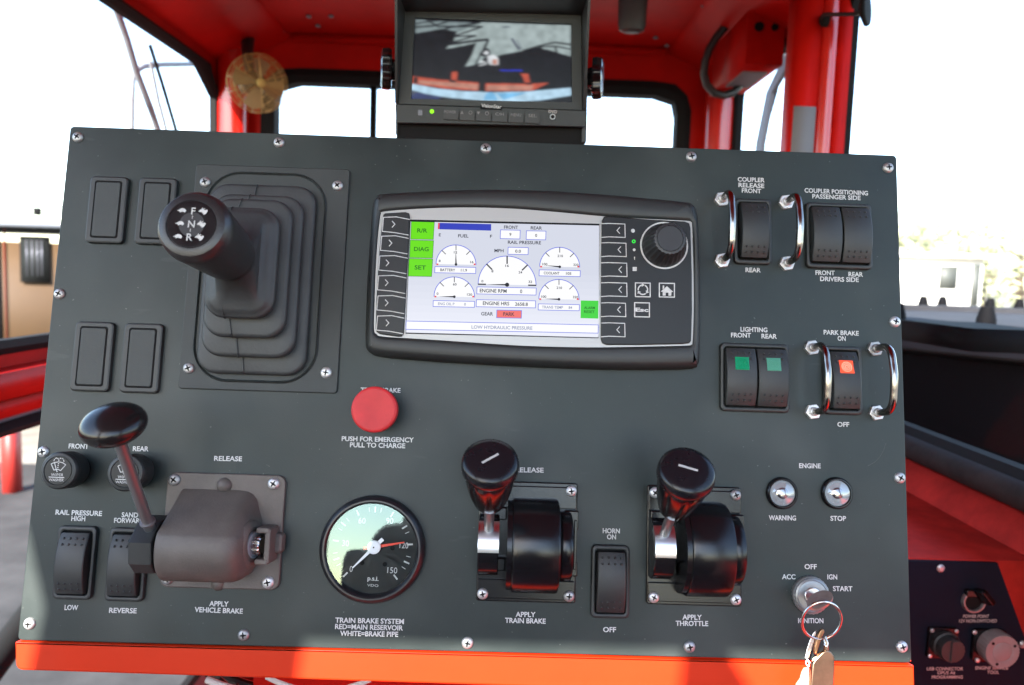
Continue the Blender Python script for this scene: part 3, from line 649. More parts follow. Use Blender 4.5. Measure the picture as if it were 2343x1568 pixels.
m = MB(); q = D(1816, 406, 13.4); m.ringplate(circ(1.25, 20, *q), circ(.6, 20, *q), 13.42, 13.48); m.build('power_light', 'led2', disp)
# rotary knob with white ring
kc = D(2015, 433, 13.4)
rk = (Vector(D(2172, 433, 13.4)) - Vector(D(1858, 433, 13.4))).length / 2
m = MB(); m.ringplate(circ(rk, 60, *kc), circ(rk - 1.0, 60, *kc), 13.3, 13.75); m.build('knob_ring', 'ink', disp)
kn = empty('rotary_knob', Matrix.Identity(4)); kn.parent = disp; kn.location = (kc[0] * .001, kc[1] * .001, .0134)
kr = rk - 1.6
m = MB(); m.lathe([(kr, 0), (kr - .2, 2), (kr * .92, 7), (kr * .80, 13), (kr * .74, 17.4), (kr * .70, 18.2), (kr * .60, 18.4), (kr * .585, 18.1), (kr * .57, 18.4), (.01, 18.35)], 144, scal=lambda a, z: 1 + (.022 * math.cos(24 * a) if z < 18.25 and z > .2 else 0))
m.build('grip', mat('knob_rubber', (.016, .016, .017), .42, bump=.15, bscale=1500), kn)
# screen and everything shown on it
SC = {'bg': emit('screen_white', (236, 238, 250)), 'grey': emit('screen_grey', (214, 218, 232)), 'white': emit('screen_field', (252, 252, 254), 1.0), 'blue': emit('screen_line', (105, 118, 225)), 'navy': emit('screen_fuel', (52, 66, 190)),
      'green': emit('screen_green', (108, 226, 8)), 'green2': emit('screen_green_alarm', (70, 214, 62)), 'red': emit('screen_red', (240, 60, 50)), 'pink': emit('screen_pink', (244, 118, 112)), 'ink': emit('screen_text', (44, 46, 58)),
      'ink2': emit('screen_pale_text', (140, 148, 180)), 'dkg': emit('screen_green_text', (26, 110, 20)), 'black': emit('screen_black', (24, 24, 28)), 'tick': emit('screen_tick', (40, 40, 46))}
keys_ = list(SC); m = MB()
def use(k): m.mi = keys_.index(k)
zc = [12.06]
def lay(): zc[0] += .004; return zc[0]
def P4(px, k): use(k); m.poly([D(x, y, 12) for x, y in px][::-1], lay())
def skew(x, y): return (x, y)
def rect(x0, y0, x1, y1, k, line=None):      # the screen's rows slope and its columns lean in the picture
    sl = .0202; ln = -.045
    f = lambda x, y: (x + 0 * ln * (y - y0), y + sl * (x - x0))
    dx = -(y1 - y0) * .035
    c = [(x0, y0), (x1, y0 + sl * (x1 - x0)), (x1 + dx, y1 + sl * (x1 - x0)), (x0 + dx, y1)]
    P4(c, k)
    if line: use(line); m.strip([D(x, y, 12) for x, y in c], .42, lay(), closed=True); zc[0] += .008
def stext(body, xl, xr, yc, h, k='ink', bold=.018):
    use(k); a, b = Vector(D(xl, yc, 12)), Vector(D(xr, yc + .0202 * (xr - xl), 12)); c_ = (a + b) / 2
    hh_ = h / 1.7356 / 1.6533 / 3.45; m.text(body, c_.x, c_.y, hh_, lay() + .02, (b - a).length, bold, 'C', math.atan2((b - a).y, (b - a).x))
P4([(348, 262), (1592, 290), (1586, 1042), (318, 1012)], 'black')
P4([(352, 275), (1590, 302), (1584, 1036), (322, 1004)], 'grey')
for _i in range(10):          # the screen brightens toward its lower edge
    _k = 'band%d' % _i; SC[_k] = emit('screen_grey_step', (214 + 2.5 * _i, 218 + 2.3 * _i, 232 + 2 * _i)); keys_.append(_k)
    _y = 560 + 44 * _i; _x = 343 - (_y - 560) * .047; P4([(_x, _y), (1588, _y + 27), (1584, 1036), (322, 1004)], _k)
for x0, y0, x1, y1, t, tw in ((357, 276, 508, 391, 'R/R', 66), (350, 397, 503, 513, 'DIAG', 96), (342, 518, 497, 634, 'SET', 75)):
    P4([(x0, y0), (x1, y0 + 4), (x1 - 7, y1 + 3), (x0 - 5, y1)], 'green'); xm = (x0 + x1) / 2 - 4; stext(t, xm - tw / 2, xm + tw / 2, (y0 + y1) / 2, 28, 'dkg')
    use('dkg'); m.strip([D(x, y, 12) for x, y in ((x0, y0), (x1, y0 + 4), (x1 - 7, y1 + 3), (x0 - 5, y1))], .3, lay(), closed=True); zc[0] += .03
P4([(533, 285), (543, 285), (541, 326), (531, 326)], 'red'); P4([(543, 285), (881, 293), (880, 336), (541, 327)], 'navy')
stext('E', 537, 551, 363, 20); stext('FUEL', 664, 732, 369, 22); stext('F', 873, 887, 372, 20)
stext('FRONT', 965, 1057, 312, 22); stext('REAR', 1140, 1214, 317, 22); stext('RAIL PRESSURE', 990, 1208, 411, 22); stext('MPH', 902, 962, 466, 22)
rect(942, 331, 1071, 388, 'white', 'blue'); stext('9', 1000, 1013, 360, 20); rect(1112, 337, 1240, 394, 'white', 'blue'); stext('0', 1169, 1182, 367, 20)
rect(992, 445, 1124, 491, 'white', 'blue'); stext('0.0', 1038, 1076, 470, 20)
def halfgauge(cx_, cy_, rx, ry, labs, needle, name, val, box, big=False, pale='ink2'):
    P = [(cx_ + rx * math.cos(PI * i / 24), cy_ - ry * math.sin(PI * i / 24) + .02 * rx * math.cos(PI * i / 24)) for i in range(25)]
    use('white'); m.poly([D(x, y, 12) for x, y in P], lay()); use('blue'); m.strip([D(x, y, 12) for x, y in P], .5, lay()); zc[0] += .012
    use('tick')
    for a_ in ((0, 45, 90, 135, 180) if big else (45, 90, 135)):
        a = rad(a_); p = lambda k: D(cx_ + rx * k * math.cos(a), cy_ - ry * k * math.sin(a) + .02 * rx * k * math.cos(a), 12)
        m.strip([p(.99), p(.74)], .9 if big else .5, lay()); zc[0] += .01
    if not big:
        for s_ in (-1, 1):
            use('red'); x = cx_ + s_ * rx * .93; m.poly([D(x - 6, cy_ - 6, 12), D(x - 6, cy_ + 4, 12), D(x + 6, cy_ + 4, 12), D(x + 6, cy_ - 6, 12)], lay())
    for (t, x, y, w_) in labs: stext(t, x - w_ / 2, x + w_ / 2, y, 16)
    use('black'); a = rad(needle); e = Vector(D(cx_ + rx * .76 * math.cos(a), cy_ - ry * .76 * math.sin(a), 12)); c0 = Vector(D(cx_, cy_, 12)); d_ = (e - c0).normalized(); nn = Vector((-d_.y, d_.x))
    m.poly([tuple(c0 + nn * .5), tuple(c0 - nn * .5), tuple(e)] if nn.cross(d_) < 0 else [tuple(c0 - nn * .5), tuple(c0 + nn * .5), tuple(e)], lay() + .01)
    m.poly([(c0.x + (1.4 if big else .9) * math.cos(2 * PI * i / 14), c0.y + (1.4 if big else .9) * math.sin(2 * PI * i / 14)) for i in range(14)], lay() + .02)
    x0, y0, x1, y1 = box; rect(x0, y0, x1, y1, 'white', 'blue'); w_ = x1 - x0; h = 24 if big else 18
    n0, n1, v0, v1 = name[1:]; stext(name[0], n0, n1, (y0 + y1) / 2 + .02 * (n0 - x0), h, 'ink' if big else pale); stext(val, v0, v1, (y0 + y1) / 2 + .02 * (v0 - x0), h, 'ink' if big else pale)
halfgauge(650, 558, 131, 128, (('8', 543, 534, 12), ('12', 647, 478, 22), ('16', 754, 542, 22)), 91, ('BATTERY', 547, 645, 682, 722), '11.9', (512, 572, 780, 612), pale='ink')
halfgauge(639, 770, 133, 130, (('0', 529, 749, 12), ('60', 642, 688, 24), ('120', 739, 755, 34)), 179, ('ENG OIL P', 532, 640, 703, 715), '0', (501, 795, 772, 834))
halfgauge(1330, 574, 131, 128, (('100', 1232, 556, 34), ('210', 1333, 502, 36), ('320', 1436, 560, 34)), 174, ('COOLANT', 1225, 1328, 1371, 1406), '105', (1196, 594, 1465, 633), pale='ink')
halfgauge(1325, 787, 132, 130, (('100', 1225, 769, 34), ('210', 1327, 711, 36), ('320', 1433, 772, 34)), 178, ('TRANS TEMP', 1213, 1352, 1388, 1411), '84', (1190, 817, 1459, 857))
halfgauge(985, 692, 190, 188, (('0', 823, 668, 13), ('8', 889, 603, 13), ('16', 985, 567, 24), ('24', 1072, 610, 24), ('32', 1137, 672, 24)), 179, ('ENGINE RPM', 806, 982, 1070, 1084), '0', (788, 706, 1176, 752), big=True)
rect(784, 790, 1172, 836, 'white', 'blue'); stext('ENGINE HRS', 826, 999, 812, 24); stext('2658.8', 1037, 1121, 818, 22)
stext('GEAR', 815, 893, 881, 23); rect(918, 858, 1080, 908, 'pink', 'blue'); stext('PARK', 960, 1033, 883, 24, 'ink')
rect(324, 930, 1583, 984, 'white', 'blue'); stext('LOW HYDRAULIC PRESSURE', 752, 1151, 968, 22, 'ink2')
P4([(1468, 795), (1583, 797), (1582, 914), (1466, 911)], 'green2'); stext('ALARM', 1489, 1560, 842, 18, 'dkg'); stext('RESET', 1489, 1558, 868, 18, 'dkg')
m.build('screen', [SC[k] for k in keys_], disp, recalc=False)

# ---- red mushroom button
q = pt(855, 937, 24); rb = pthing('push_button', q, 'round matte red emergency push button above the pressure gauge', 'push button')
m = MB(); m.lathe([(8.5, 0), (8.5, 1.5), (7, 2), (7, 14)], 32); m.build('stem', 'alu', rb)
m = MB(); m.lathe([(7, 13), (12.5, 14), (14.2, 15.2), (14.5, 17.5), (14.5, 22), (14.2, 23.2), (13.4, 23.8), (12.4, 23.9), (8, 23.5), (4, 23.2), (.01, 23.1)], 56); m.build('mushroom_cap', 'button', rb)

# ---- wiper washer knobs
q0 = pt(133.5, 1077, 22); wk = pthing('wiper_washer_control', q0, 'black wiper washer knob under the word FRONT at the left edge', 'wiper knob', 'wiper washer knobs')
m = MB(); m.lathe([(8.2, 0), (8.2, 5), (9.2, 6)], 32); m.build('shank', 'gloss', wk)
m = MB(); m.lathe([(9.4, 6), (11.0, 6.4), (11.4, 8), (11.4, 17), (11.3, 17.8), (11.6, 18.4), (11.55, 20.6), (10.6, 22), (8.9, 22.5), (8.6, 22.1), (8.5, 21.9), (.01, 21.9)], 160, scal=lambda a, z: 1 + (.016 * math.cos(52 * a) if 7 < z < 17.5 else 0)); m.build('grip', 'plastic', wk)
m = MB(); m.lathe([(8.3, 21.9), (8.2, 22.35), (.01, 22.4)], 40); m.build('cap_disc', mat('knob_face', (.009, .010, .010), .45, spec=.3), wk)
m = MB(); kz = 22.5; sc_ = 11.4 / 353
def K(x, y): return ((x - 380) * sc_, -(y - 555) * sc_)
m.strip([K(240, 432), K(300, 402), K(380, 388), K(455, 402), K(518, 440), K(430, 552), K(380, 530), K(300, 545)], .45, kz, closed=True)
m.strip([K(300, 405), K(345, 530), K(365, 580)], .45, kz)
for x, y in ((378, 357), (378, 422), (375, 458), (372, 497), (366, 572)): m.poly([(K(x, y)[0] + .36 * math.cos(2 * PI * i / 8), K(x, y)[1] + .36 * math.sin(2 * PI * i / 8)) for i in range(8)], kz + .02)
for a, b in (((285, 375), (295, 340)), ((310, 322), (335, 315)), ((350, 322), (366, 335)), ((395, 328), (415, 316)), ((435, 320), (458, 332)), ((470, 350), (478, 380))): m.strip([K(*a), K(*b)], .42, kz)
q = K(373, 632); m.text('WIPER', q[0], q[1], 1.75, kz, 7.6, .0); m.strip([K(220, 680), K(508, 683)], .5, kz); q = K(364, 728); m.text('WASHER', q[0], q[1], 1.75, kz, 9.2, .0)
m.build('wiper_symbol', 'ink', wk, recalc=False)
pcopy(wk, pt(286, 1082, 22), 'black wiper washer knob crossed by the brake lever rod, under REAR')

# ---- rocker switches
def rocker_part(t, cu, tilt, lens=None, wd=18.0, ln=37.5):
    prof = []
    for i in range(17):
        v = -ln / 2 + ln * i / 16; x = v / (ln / 2); base = 5.8 + 4.6 * (1 - abs(x) ** 2.2) + tilt * x
        prof.append((v, base))
    full = [(-ln / 2, 2.2)] + prof + [(ln / 2, 2.2)]
    m = MB(); n = len(full)
    A = lambda u, k: [(u, v * (1 - .02 * k), nn - .55 * k) for v, nn in reversed(full)]
    m.loft([A(cu - wd / 2, 1), A(cu - wd / 2 + .35, .3), A(cu - wd / 2 + .9, 0), A(cu + wd / 2 - .9, 0), A(cu + wd / 2 - .35, .3), A(cu + wd / 2, 1)])
    def hgt(v): x = v / (ln / 2); return 5.8 + 4.6 * (1 - abs(x) ** 2.2) + tilt * x
    for v in (ln / 2 - 3.2, ln / 2 - 6.8, -ln / 2 + 3.2, -ln / 2 + 6.8):
        for k in range(4):
            u = cu + (-1.5 + k) * 4.0
            if lens and v == ln / 2 - 6.8 and k in (1, 2): continue
            m.ball((u, v, hgt(v) - .1), .85, 8, 3, half=True)
    r = m.build('rocker', 'rocker', t, sharp=50)
    if lens:
        v0, v1 = ln / 2 - 14.6, ln / 2 - 6.0; z = [hgt(v0) + .12, hgt(v1) + .12]; nm, ring = lens
        m = MB(); B = lambda d, h: [(cu + sx * (4.6 - d), (v0 + d) if sy < 0 else (v1 - d), (z[0] if sy < 0 else z[1]) + h) for sx, sy in ((-1, -1), (1, -1), (1, 1), (-1, 1))]
        m.loft([B(0, -.6), B(0, .1), B(.4, .3)])
        vm = (v0 + v1) / 2; zm = (z[0] + z[1]) / 2 + .34; sl_ = (z[1] - z[0]) / (v1 - v0)
        if ring: m.mi = 1
        for rr_ in (1.0, 2.1, 3.2):
            P = [(cu + rr_ * math.cos(2 * PI * i / 20), vm + rr_ * math.sin(2 * PI * i / 20), zm + sl_ * rr_ * math.sin(2 * PI * i / 20)) for i in range(20)]; m.tube(P, .16, 5, closed=True)
        m.build('indicator_lens', [nm, ring or nm], r)
def rocker_switch(q, label, tilts, lenses=(None, None), wide=24.5, cat='rocker switch'):
    t = pthing('rocker_switch' if len(tilts) == 1 else 'double_rocker_switch', q, label, cat, 'rocker switches')
    w_ = wide; h_ = 45.5; iw = w_ - 4.6
    m = MB(); P = lambda d, z: [(x, y, z) for x, y in rr(w_ - 2 * d, h_ - 2 * d, 3.2 - d * .8, 6)]; I = lambda d, z: [(x, y, z) for x, y in rr(iw - 2 * d, h_ - 5.4 - 2 * d, 2, 6)]
    m.loft([P(0, 0), P(0, 2.6), P(.35, 3.5), P(1.1, 3.9), I(-.4, 3.9), I(0, 3.6), I(.2, .6)]); m.build('bezel', 'plastic', t)
    m = MB(); m.plate(iw - .1, h_ - 5.5, 2, .5, .8, .05); m.build('recess', 'groove', t)
    if len(tilts) == 1: rocker_part(t, 0, tilts[0], lenses[0])
    else:
        for s_, ti, le in zip((-1, 1), tilts, lenses): rocker_part(t, s_ * (iw / 4 + .1), ti, le, iw / 2 - 1.0)
    return t
rocker_switch(quad(((1347, 1243), (1447, 1246), (1445, 1420), (1345, 1416)), 3)[0], 'plain black rocker switch between HORN ON and OFF', (0.9,))
rocker_switch(quad(((126, 1201), (226, 1202), (215, 1376), (116, 1373)), 3)[0], 'plain black rocker switch under RAIL PRESSURE HIGH', (-.3,))
rocker_switch(quad(((246, 1205), (342, 1206), (333, 1381), (236, 1378)), 3)[0], 'plain black rocker switch for sand, half hidden by the brake lever hub', (-.3,))
rocker_switch(quad(((1680, 450), (1762, 452), (1768, 610), (1677, 607)), 3)[0], 'plain black rocker switch under COUPLER RELEASE FRONT', (0.2,), wide=25.5)
rocker_switch(quad(((1845, 460), (1993, 465), (2000, 620), (1838, 615)), 3)[0], 'double black rocker switch under COUPLER POSITIONING', (0.2, 0.2), wide=45)
rocker_switch(quad(((1643, 781), (1809, 784), (1810, 948), (1644, 945)), 3)[0], 'double rocker switch with two green lenses under LIGHTING', (0, 0), (('greenlens', None), ('greenlens2', None)), wide=46)
rocker_switch(quad(((1882, 787), (1974, 791), (1977, 954), (1879, 951)), 3)[0], 'black rocker switch with a lit red lens under PARK BRAKE', (-1.6,), (('redlamp', 'redlamp2'), None), wide=25.5)

# ---- guard bars
def guard(f1, f2, label):
    a, b = pt(*f1, 1), pt(*f2, 1); c = (a + b) / 2; L = (a - b).length
    t = pthing('guard_bar', c, label, 'guard bar', 'chrome guard bars')
    m = MB(); P = [(0, L / 2, 0), (0, L / 2, 9)]; R_ = 11
    for i in range(1, 9):
        a_ = PI / 2 * i / 8; P.append((0, L / 2 - R_ + R_ * math.cos(a_), 13 + R_ * math.sin(a_)))
    for k in range(1, 8): P.append((0, L / 2 - R_ - (L - 2 * R_) * k / 8, 24 + 1.5 * math.sin(PI * k / 8)))
    for i in range(8, 0, -1):
        a_ = PI / 2 * i / 8; P.append((0, -L / 2 + R_ - R_ * math.cos(a_), 13 + R_ * math.sin(a_)))
    P += [(0, -L / 2, 9), (0, -L / 2, 0)]; m.tube(P, 2.35, 14); m.build('bar', 'darkchrome', t, sharp=70)
    for s_ in (1, -1):
        m = MB(); m.X = Matrix.Translation((0, s_ * L / 2, 0)); hx = [(5.3 * math.cos(rad(60 * i + 10)), 5.3 * math.sin(rad(60 * i + 10))) for i in range(6)]
        m.prism(hx, 0, 2.9, .5); m.lathe([(3.0, 2.8), (2.9, 5.2), (2.4, 5.6)], 16); m.build('hex_nut', 'steel', t)
    return t
g0 = guard((1650, 457), (1652, 597), 'bent chrome guard bar left of the COUPLER RELEASE switch')
def L_of(f1, f2): return (pt(*f1, 1) + pt(*f2, 1)) / 2
pcopy(g0, L_of((1797, 464), (1800, 603)), 'bent chrome guard bar left of the COUPLER POSITIONING switch')
pcopy(g0, L_of((1857, 796), (1859, 942)), 'bent chrome guard bar in front of the lit red switch')
pcopy(g0, L_of((2000, 798), (2005, 945)), 'bent chrome guard bar nearest the right edge of the console')

# ---- indicator lamps
q = pt(1791, 1129, 3); lp = pthing('indicator_lamp', q, 'clear round engine lamp above the word WARNING', 'indicator lamp', 'clear engine lamps')
m = MB(); m.lathe([(10.4, 0), (10.4, 1.5), (10.0, 2.6), (9.2, 3.3), (8.6, 3.3), (8.3, 2.6), (8.2, 1.0)], 48); m.build('bezel_ring', 'gloss', lp)
m = MB(); m.lathe([(8.2, 1.9), (7.0, 1.0), (4.2, .5), (4.1, .4), (.01, .35)], 40); m.build('reflector', 'reflector', lp)
m = MB(); m.lathe([(3.6, .5), (3.6, 2.6), (3.0, 3.8), (1.6, 4.5), (.01, 4.7)], 28); m.build('bulb_dome', mat('clear_bulb', (.22, .22, .23), .15, .5), lp)
m = MB(); m.lathe([(8.4, 2.6), (7.6, 4.8), (5.6, 6.4), (2.8, 7.2), (.01, 7.4)], 44, caps=False); m.build('clear_lens', 'lensglass', lp)
pcopy(lp, pt(1917, 1129, 3), 'clear round engine lamp above the word STOP')

# ---- ignition switch, key, ring and fob
q = pt(1853, 1361, 1); ig = pthing('ignition_switch', q, 'round grey ignition lock between ACC and START', 'ignition switch')
m = MB(); m.lathe([(11.8, 0), (11.8, 3.0), (11.3, 3.6)], 90, scal=lambda a, z: 1 + .012 * math.cos(30 * a)); m.lathe([(11.2, 3.6), (10.9, 4.8), (9.8, 5.4), (9.4, 5.0), (8.0, 5.3), (5.6, 5.3), (5.4, 4.9)], 48); m.build('lock_bezel', 'ignbody', ig)
m = MB(); m.lathe([(5.3, 3), (5.3, 5.6), (4.9, 5.9), (.01, 5.9)], 36); m.build('lock_cylinder', 'alu', ig)
m = MB(); m.X = Matrix.Rotation(rad(38), 4, 'Z'); m.box(-4.2, 4.2, -.75, .75, 5.5, 5.97); m.build('keyway', 'groove', ig)
def zk(zx, zy): return (1814.6 + zx * .17816, 1288.3 + zy * .17816)
kq_ = pt(*zk(300, 470), 12)
key = pthing('ignition_key', kq_, 'small nickel key standing in the ignition lock', 'key', n=6)
m = MB(); A_ = pt(*zk(225, 585), 28) - kq_; B_ = pt(*zk(525, 410), 28) - kq_
ax_ = Vector((B_.x - A_.x, B_.y - A_.y)).normalized(); per = Vector((ax_.y, -ax_.x)); tiltd = Vector((per.x * .55, per.y * .55, .83)).normalized()
ctr = Vector((0.5 * (A_.x + B_.x), .5 * (A_.y + B_.y), 18)); half = (B_ - A_).length / 2; e1 = Vector((ax_.x, ax_.y, 0)); nrm = e1.cross(tiltd).normalized()
el = [ctr + e1 * half * math.cos(2 * PI * i / 36) + tiltd * 5.6 * math.sin(2 * PI * i / 36) for i in range(36)]
m.loft([[tuple(p - nrm * .9) for p in el], [tuple(p + nrm * .9) for p in el]]); m.build('key_bow', 'key', key)
m = MB(); c1 = Vector((0, 0, -2)); m.loft([[tuple(p - nrm * .8) for p in (c1 - e1 * 3, c1 + e1 * 3, ctr + e1 * 3, ctr - e1 * 3)], [tuple(p + nrm * .8) for p in (c1 - e1 * 3, c1 + e1 * 3, ctr + e1 * 3, ctr - e1 * 3)]]); m.build('key_blade', 'alu', key)
rq = pt(*zk(362, 737), 26)
kr_ = pthing('key_ring', rq, 'thin steel split ring hanging from the ignition key', 'key ring', n=26)
m = MB(); r_ = 11.9; m.tube([(r_ * math.cos(2 * PI * i / 48), r_ * math.sin(2 * PI * i / 48) * 1.0, 4 * math.sin(2 * PI * i / 48) + .0) for i in range(48)], .82, 10, closed=True); m.build('ring_wire', 'chrome', kr_)
fq_ = pt(*zk(370, 1300), 22)
fob = pthing('key_fob', fq_, 'brass and cream key tags hanging at the bottom edge of the picture', 'key fob', n=22)
def FK(x, y, n): p = pt(*zk(x, y), n); return (p.x - fq_.x, p.y - fq_.y)
m = MB(); m.prism([FK(x, y, 25) for x, y in ((238, 1290), (262, 1240), (310, 1190), (365, 1140), (430, 1112), (480, 1140), (518, 1200), (524, 1300), (512, 1560), (500, 1800), (430, 1880), (300, 1880), (225, 1800), (215, 1560))], 1.5, 4.2, .7); m.build('engraved_plate', 'brass', fob)
m = MB(); m.prism([FK(x, y, 25) for x, y in ((395, 1130), (405, 1040), (420, 1000), (438, 1002), (450, 1030), (452, 1130))], 1.8, 3.4, .4); m.build('plate_loop', 'brass', fob)
m = MB(); m.prism([FK(x, y, 23) for x, y in ((272, 1160), (285, 1060), (315, 950), (345, 880), (375, 850), (402, 862), (405, 890), (380, 940), (345, 1040), (318, 1130), (298, 1185))], -1.5, .6, .5); m.build('bronze_link', mat('bronze_link', (.30, .17, .09), .35, 1.0), fob)
m = MB(); m.prism([FK(x, y, 22) for x, y in ((160, 1235), (185, 1120), (220, 1010), (270, 905), (312, 875), (290, 990), (250, 1120), (212, 1240))], -3, -1.6, .4); m.build('steel_link', 'chrome', fob)
m = MB(); m.tube([FK(x, y, 22) + (z,) for x, y, z in ((180, 1235, -1), (205, 1280, 0), (195, 1330, 0), (165, 1300, -1), (172, 1255, -1))], .5, 8, closed=True); m.tube([FK(x, y, 22) + (z,) for x, y, z in ((385, 930, 3), (405, 1000, 4), (400, 1060, 4), (378, 1040, 3), (380, 960, 2))], .6, 8, closed=True); m.build('small_rings', 'chrome', fob)
m = MB(); m.prism([FK(x, y, 22) for x, y in ((160, 1365), (215, 1355), (216, 1500), (206, 1600), (190, 1800), (20, 1800), (60, 1570), (110, 1500), (130, 1420))], -3.4, -1.0, .7); m.build('cream_tag', 'cream', fob)

# ---- pressure gauge
q = pt(851, 1257, 5); gg = pthing('pressure_gauge', q, 'round black pressure gauge with white and red needles reading 0 to 150', 'pressure gauge')
GR = 33.6
m = MB(); m.lathe([(GR, 0), (GR, 5), (GR - .6, 6.6), (GR - 2.6, 8.2), (GR - 3.6, 8.2), (GR - 4.2, 7.6), (GR - 5.2, 6.0), (GR - 5.4, 1.2)], 80); m.build('bezel_ring', mat('gauge_bezel', (.012, .012, .014), .33), gg)
m = MB(); m.lathe([(GR - 5.2, .6), (GR - 5.3, 1.2), (.01, 1.2)], 64); m.build('dial_face', 'dial', gg)
m = MB(); m.poly(circ(GR - 4.9, 64), 6.6); m.build('cover_glass', 'gaugeglass', gg)
pc = pt(851 + 1.0, 1257 - 4.5, 1.2) - q
a0 = rad(1.2)
def pol(r, deg): a = rad(deg) - a0; return (pc.x + r * math.cos(a), pc.y + r * math.sin(a))
m = MB()
for i in range(16):
    deg = 228 - 276 * i / 15 + 0
    r0, r1, wd_ = (22.4, 25.6, 1.0) if i % 3 == 0 else ((22.6, 25.4, .7) if False else (22.6, 25.2, .42))
    m.strip([pol(r0, deg), pol(r1, deg)], wd_, 1.3)
for i in (1.5, 4.5, 7.5, 10.5, 13.5):
    deg = 228 - 276 * i / 15; m.strip([pol(22.4, deg), pol(25.6, deg)], .95, 1.31)
for t, (gx, gy), wd_ in (('0', (505, 1062), 1.9), ('30', (432, 730), 4.3), ('60', (645, 440), 4.5), ('90', (1002, 443), 4.5), ('120', (1185, 758), 5.6), ('150', (1035, 1080), 6.3)):
    p = pt((1180 + gx / 3.4087) / 1.6533, (1840 + gy / 3.4087) / 1.6533, 1.2) - q; m.text(t, p.x, p.y, 3.9, 1.3, wd_, .0, 'C', rad(-1.5))
for t, gx, gy, wd_, h_, bo in (('p.s.i.', 787, 1185, 7.0, 2.8, .02), ('VDO', 783, 1276, 7.2, 1.6, .01)):
    p = pt((1180 + gx / 3.4087) / 1.6533, (1840 + gy / 3.4087) / 1.6533, 1.2) - q; m.text(t, p.x, p.y, h_, 1.3, wd_, bo, 'C', rad(-1.5))
m.build('dial_marks', 'ink', gg, recalc=False)
m = MB()
for gx, gy in ((1037, 795), (645, 985), (938, 1005)):
    p = pt((1180 + gx / 3.4087) / 1.6533, (1840 + gy / 3.4087) / 1.6533, 1.2) - q; m.lathe([(1.5, 1.2), (1.4, 1.6)], 16, (p.x, p.y, 0))
m.build('dial_pins', 'groove', gg)
def needle(tip_px, tail_px, n, col, wbase, name):
    def GP(gx, gy): p = pt((1180 + gx / 3.4087) / 1.6533, (1840 + gy / 3.4087) / 1.6533, n) - q; return Vector((p.x, p.y))
    h_ = GP(797, 785); t_ = GP(*tip_px); l_ = GP(*tail_px); d_ = (t_ - h_).normalized(); nn = Vector((-d_.y, d_.x))
    m = MB(); m.prism([tuple(l_ + nn * wbase * .5), tuple(l_ - nn * wbase * .5), tuple(h_ - nn * wbase * .5), tuple(t_ - nn * .35), tuple(t_ + nn * .35), tuple(h_ + nn * wbase * .5)], n - .4, n, .1)
    return m, h_
m, h_ = needle((1188, 722), (660, 800), 3.2, 'needle_r', 2.2, 'red_needle'); m.build('red_needle', 'needle_r', gg)
m, h_ = needle((523, 1050), (912, 680), 4.2, 'needle_w', 2.4, 'white_needle'); m.lathe([(4.3, 3.6), (4.3, 4.9), (3.8, 5.3), (.01, 5.35)], 36, (h_.x, h_.y, 0)); wn = m.build('white_needle', 'needle_w', gg)
m = MB(); m.lathe([(.5, 5.3), (.5, 5.5)], 12, (h_.x, h_.y, 0)); m.build('needle_pin', 'groove', gg)

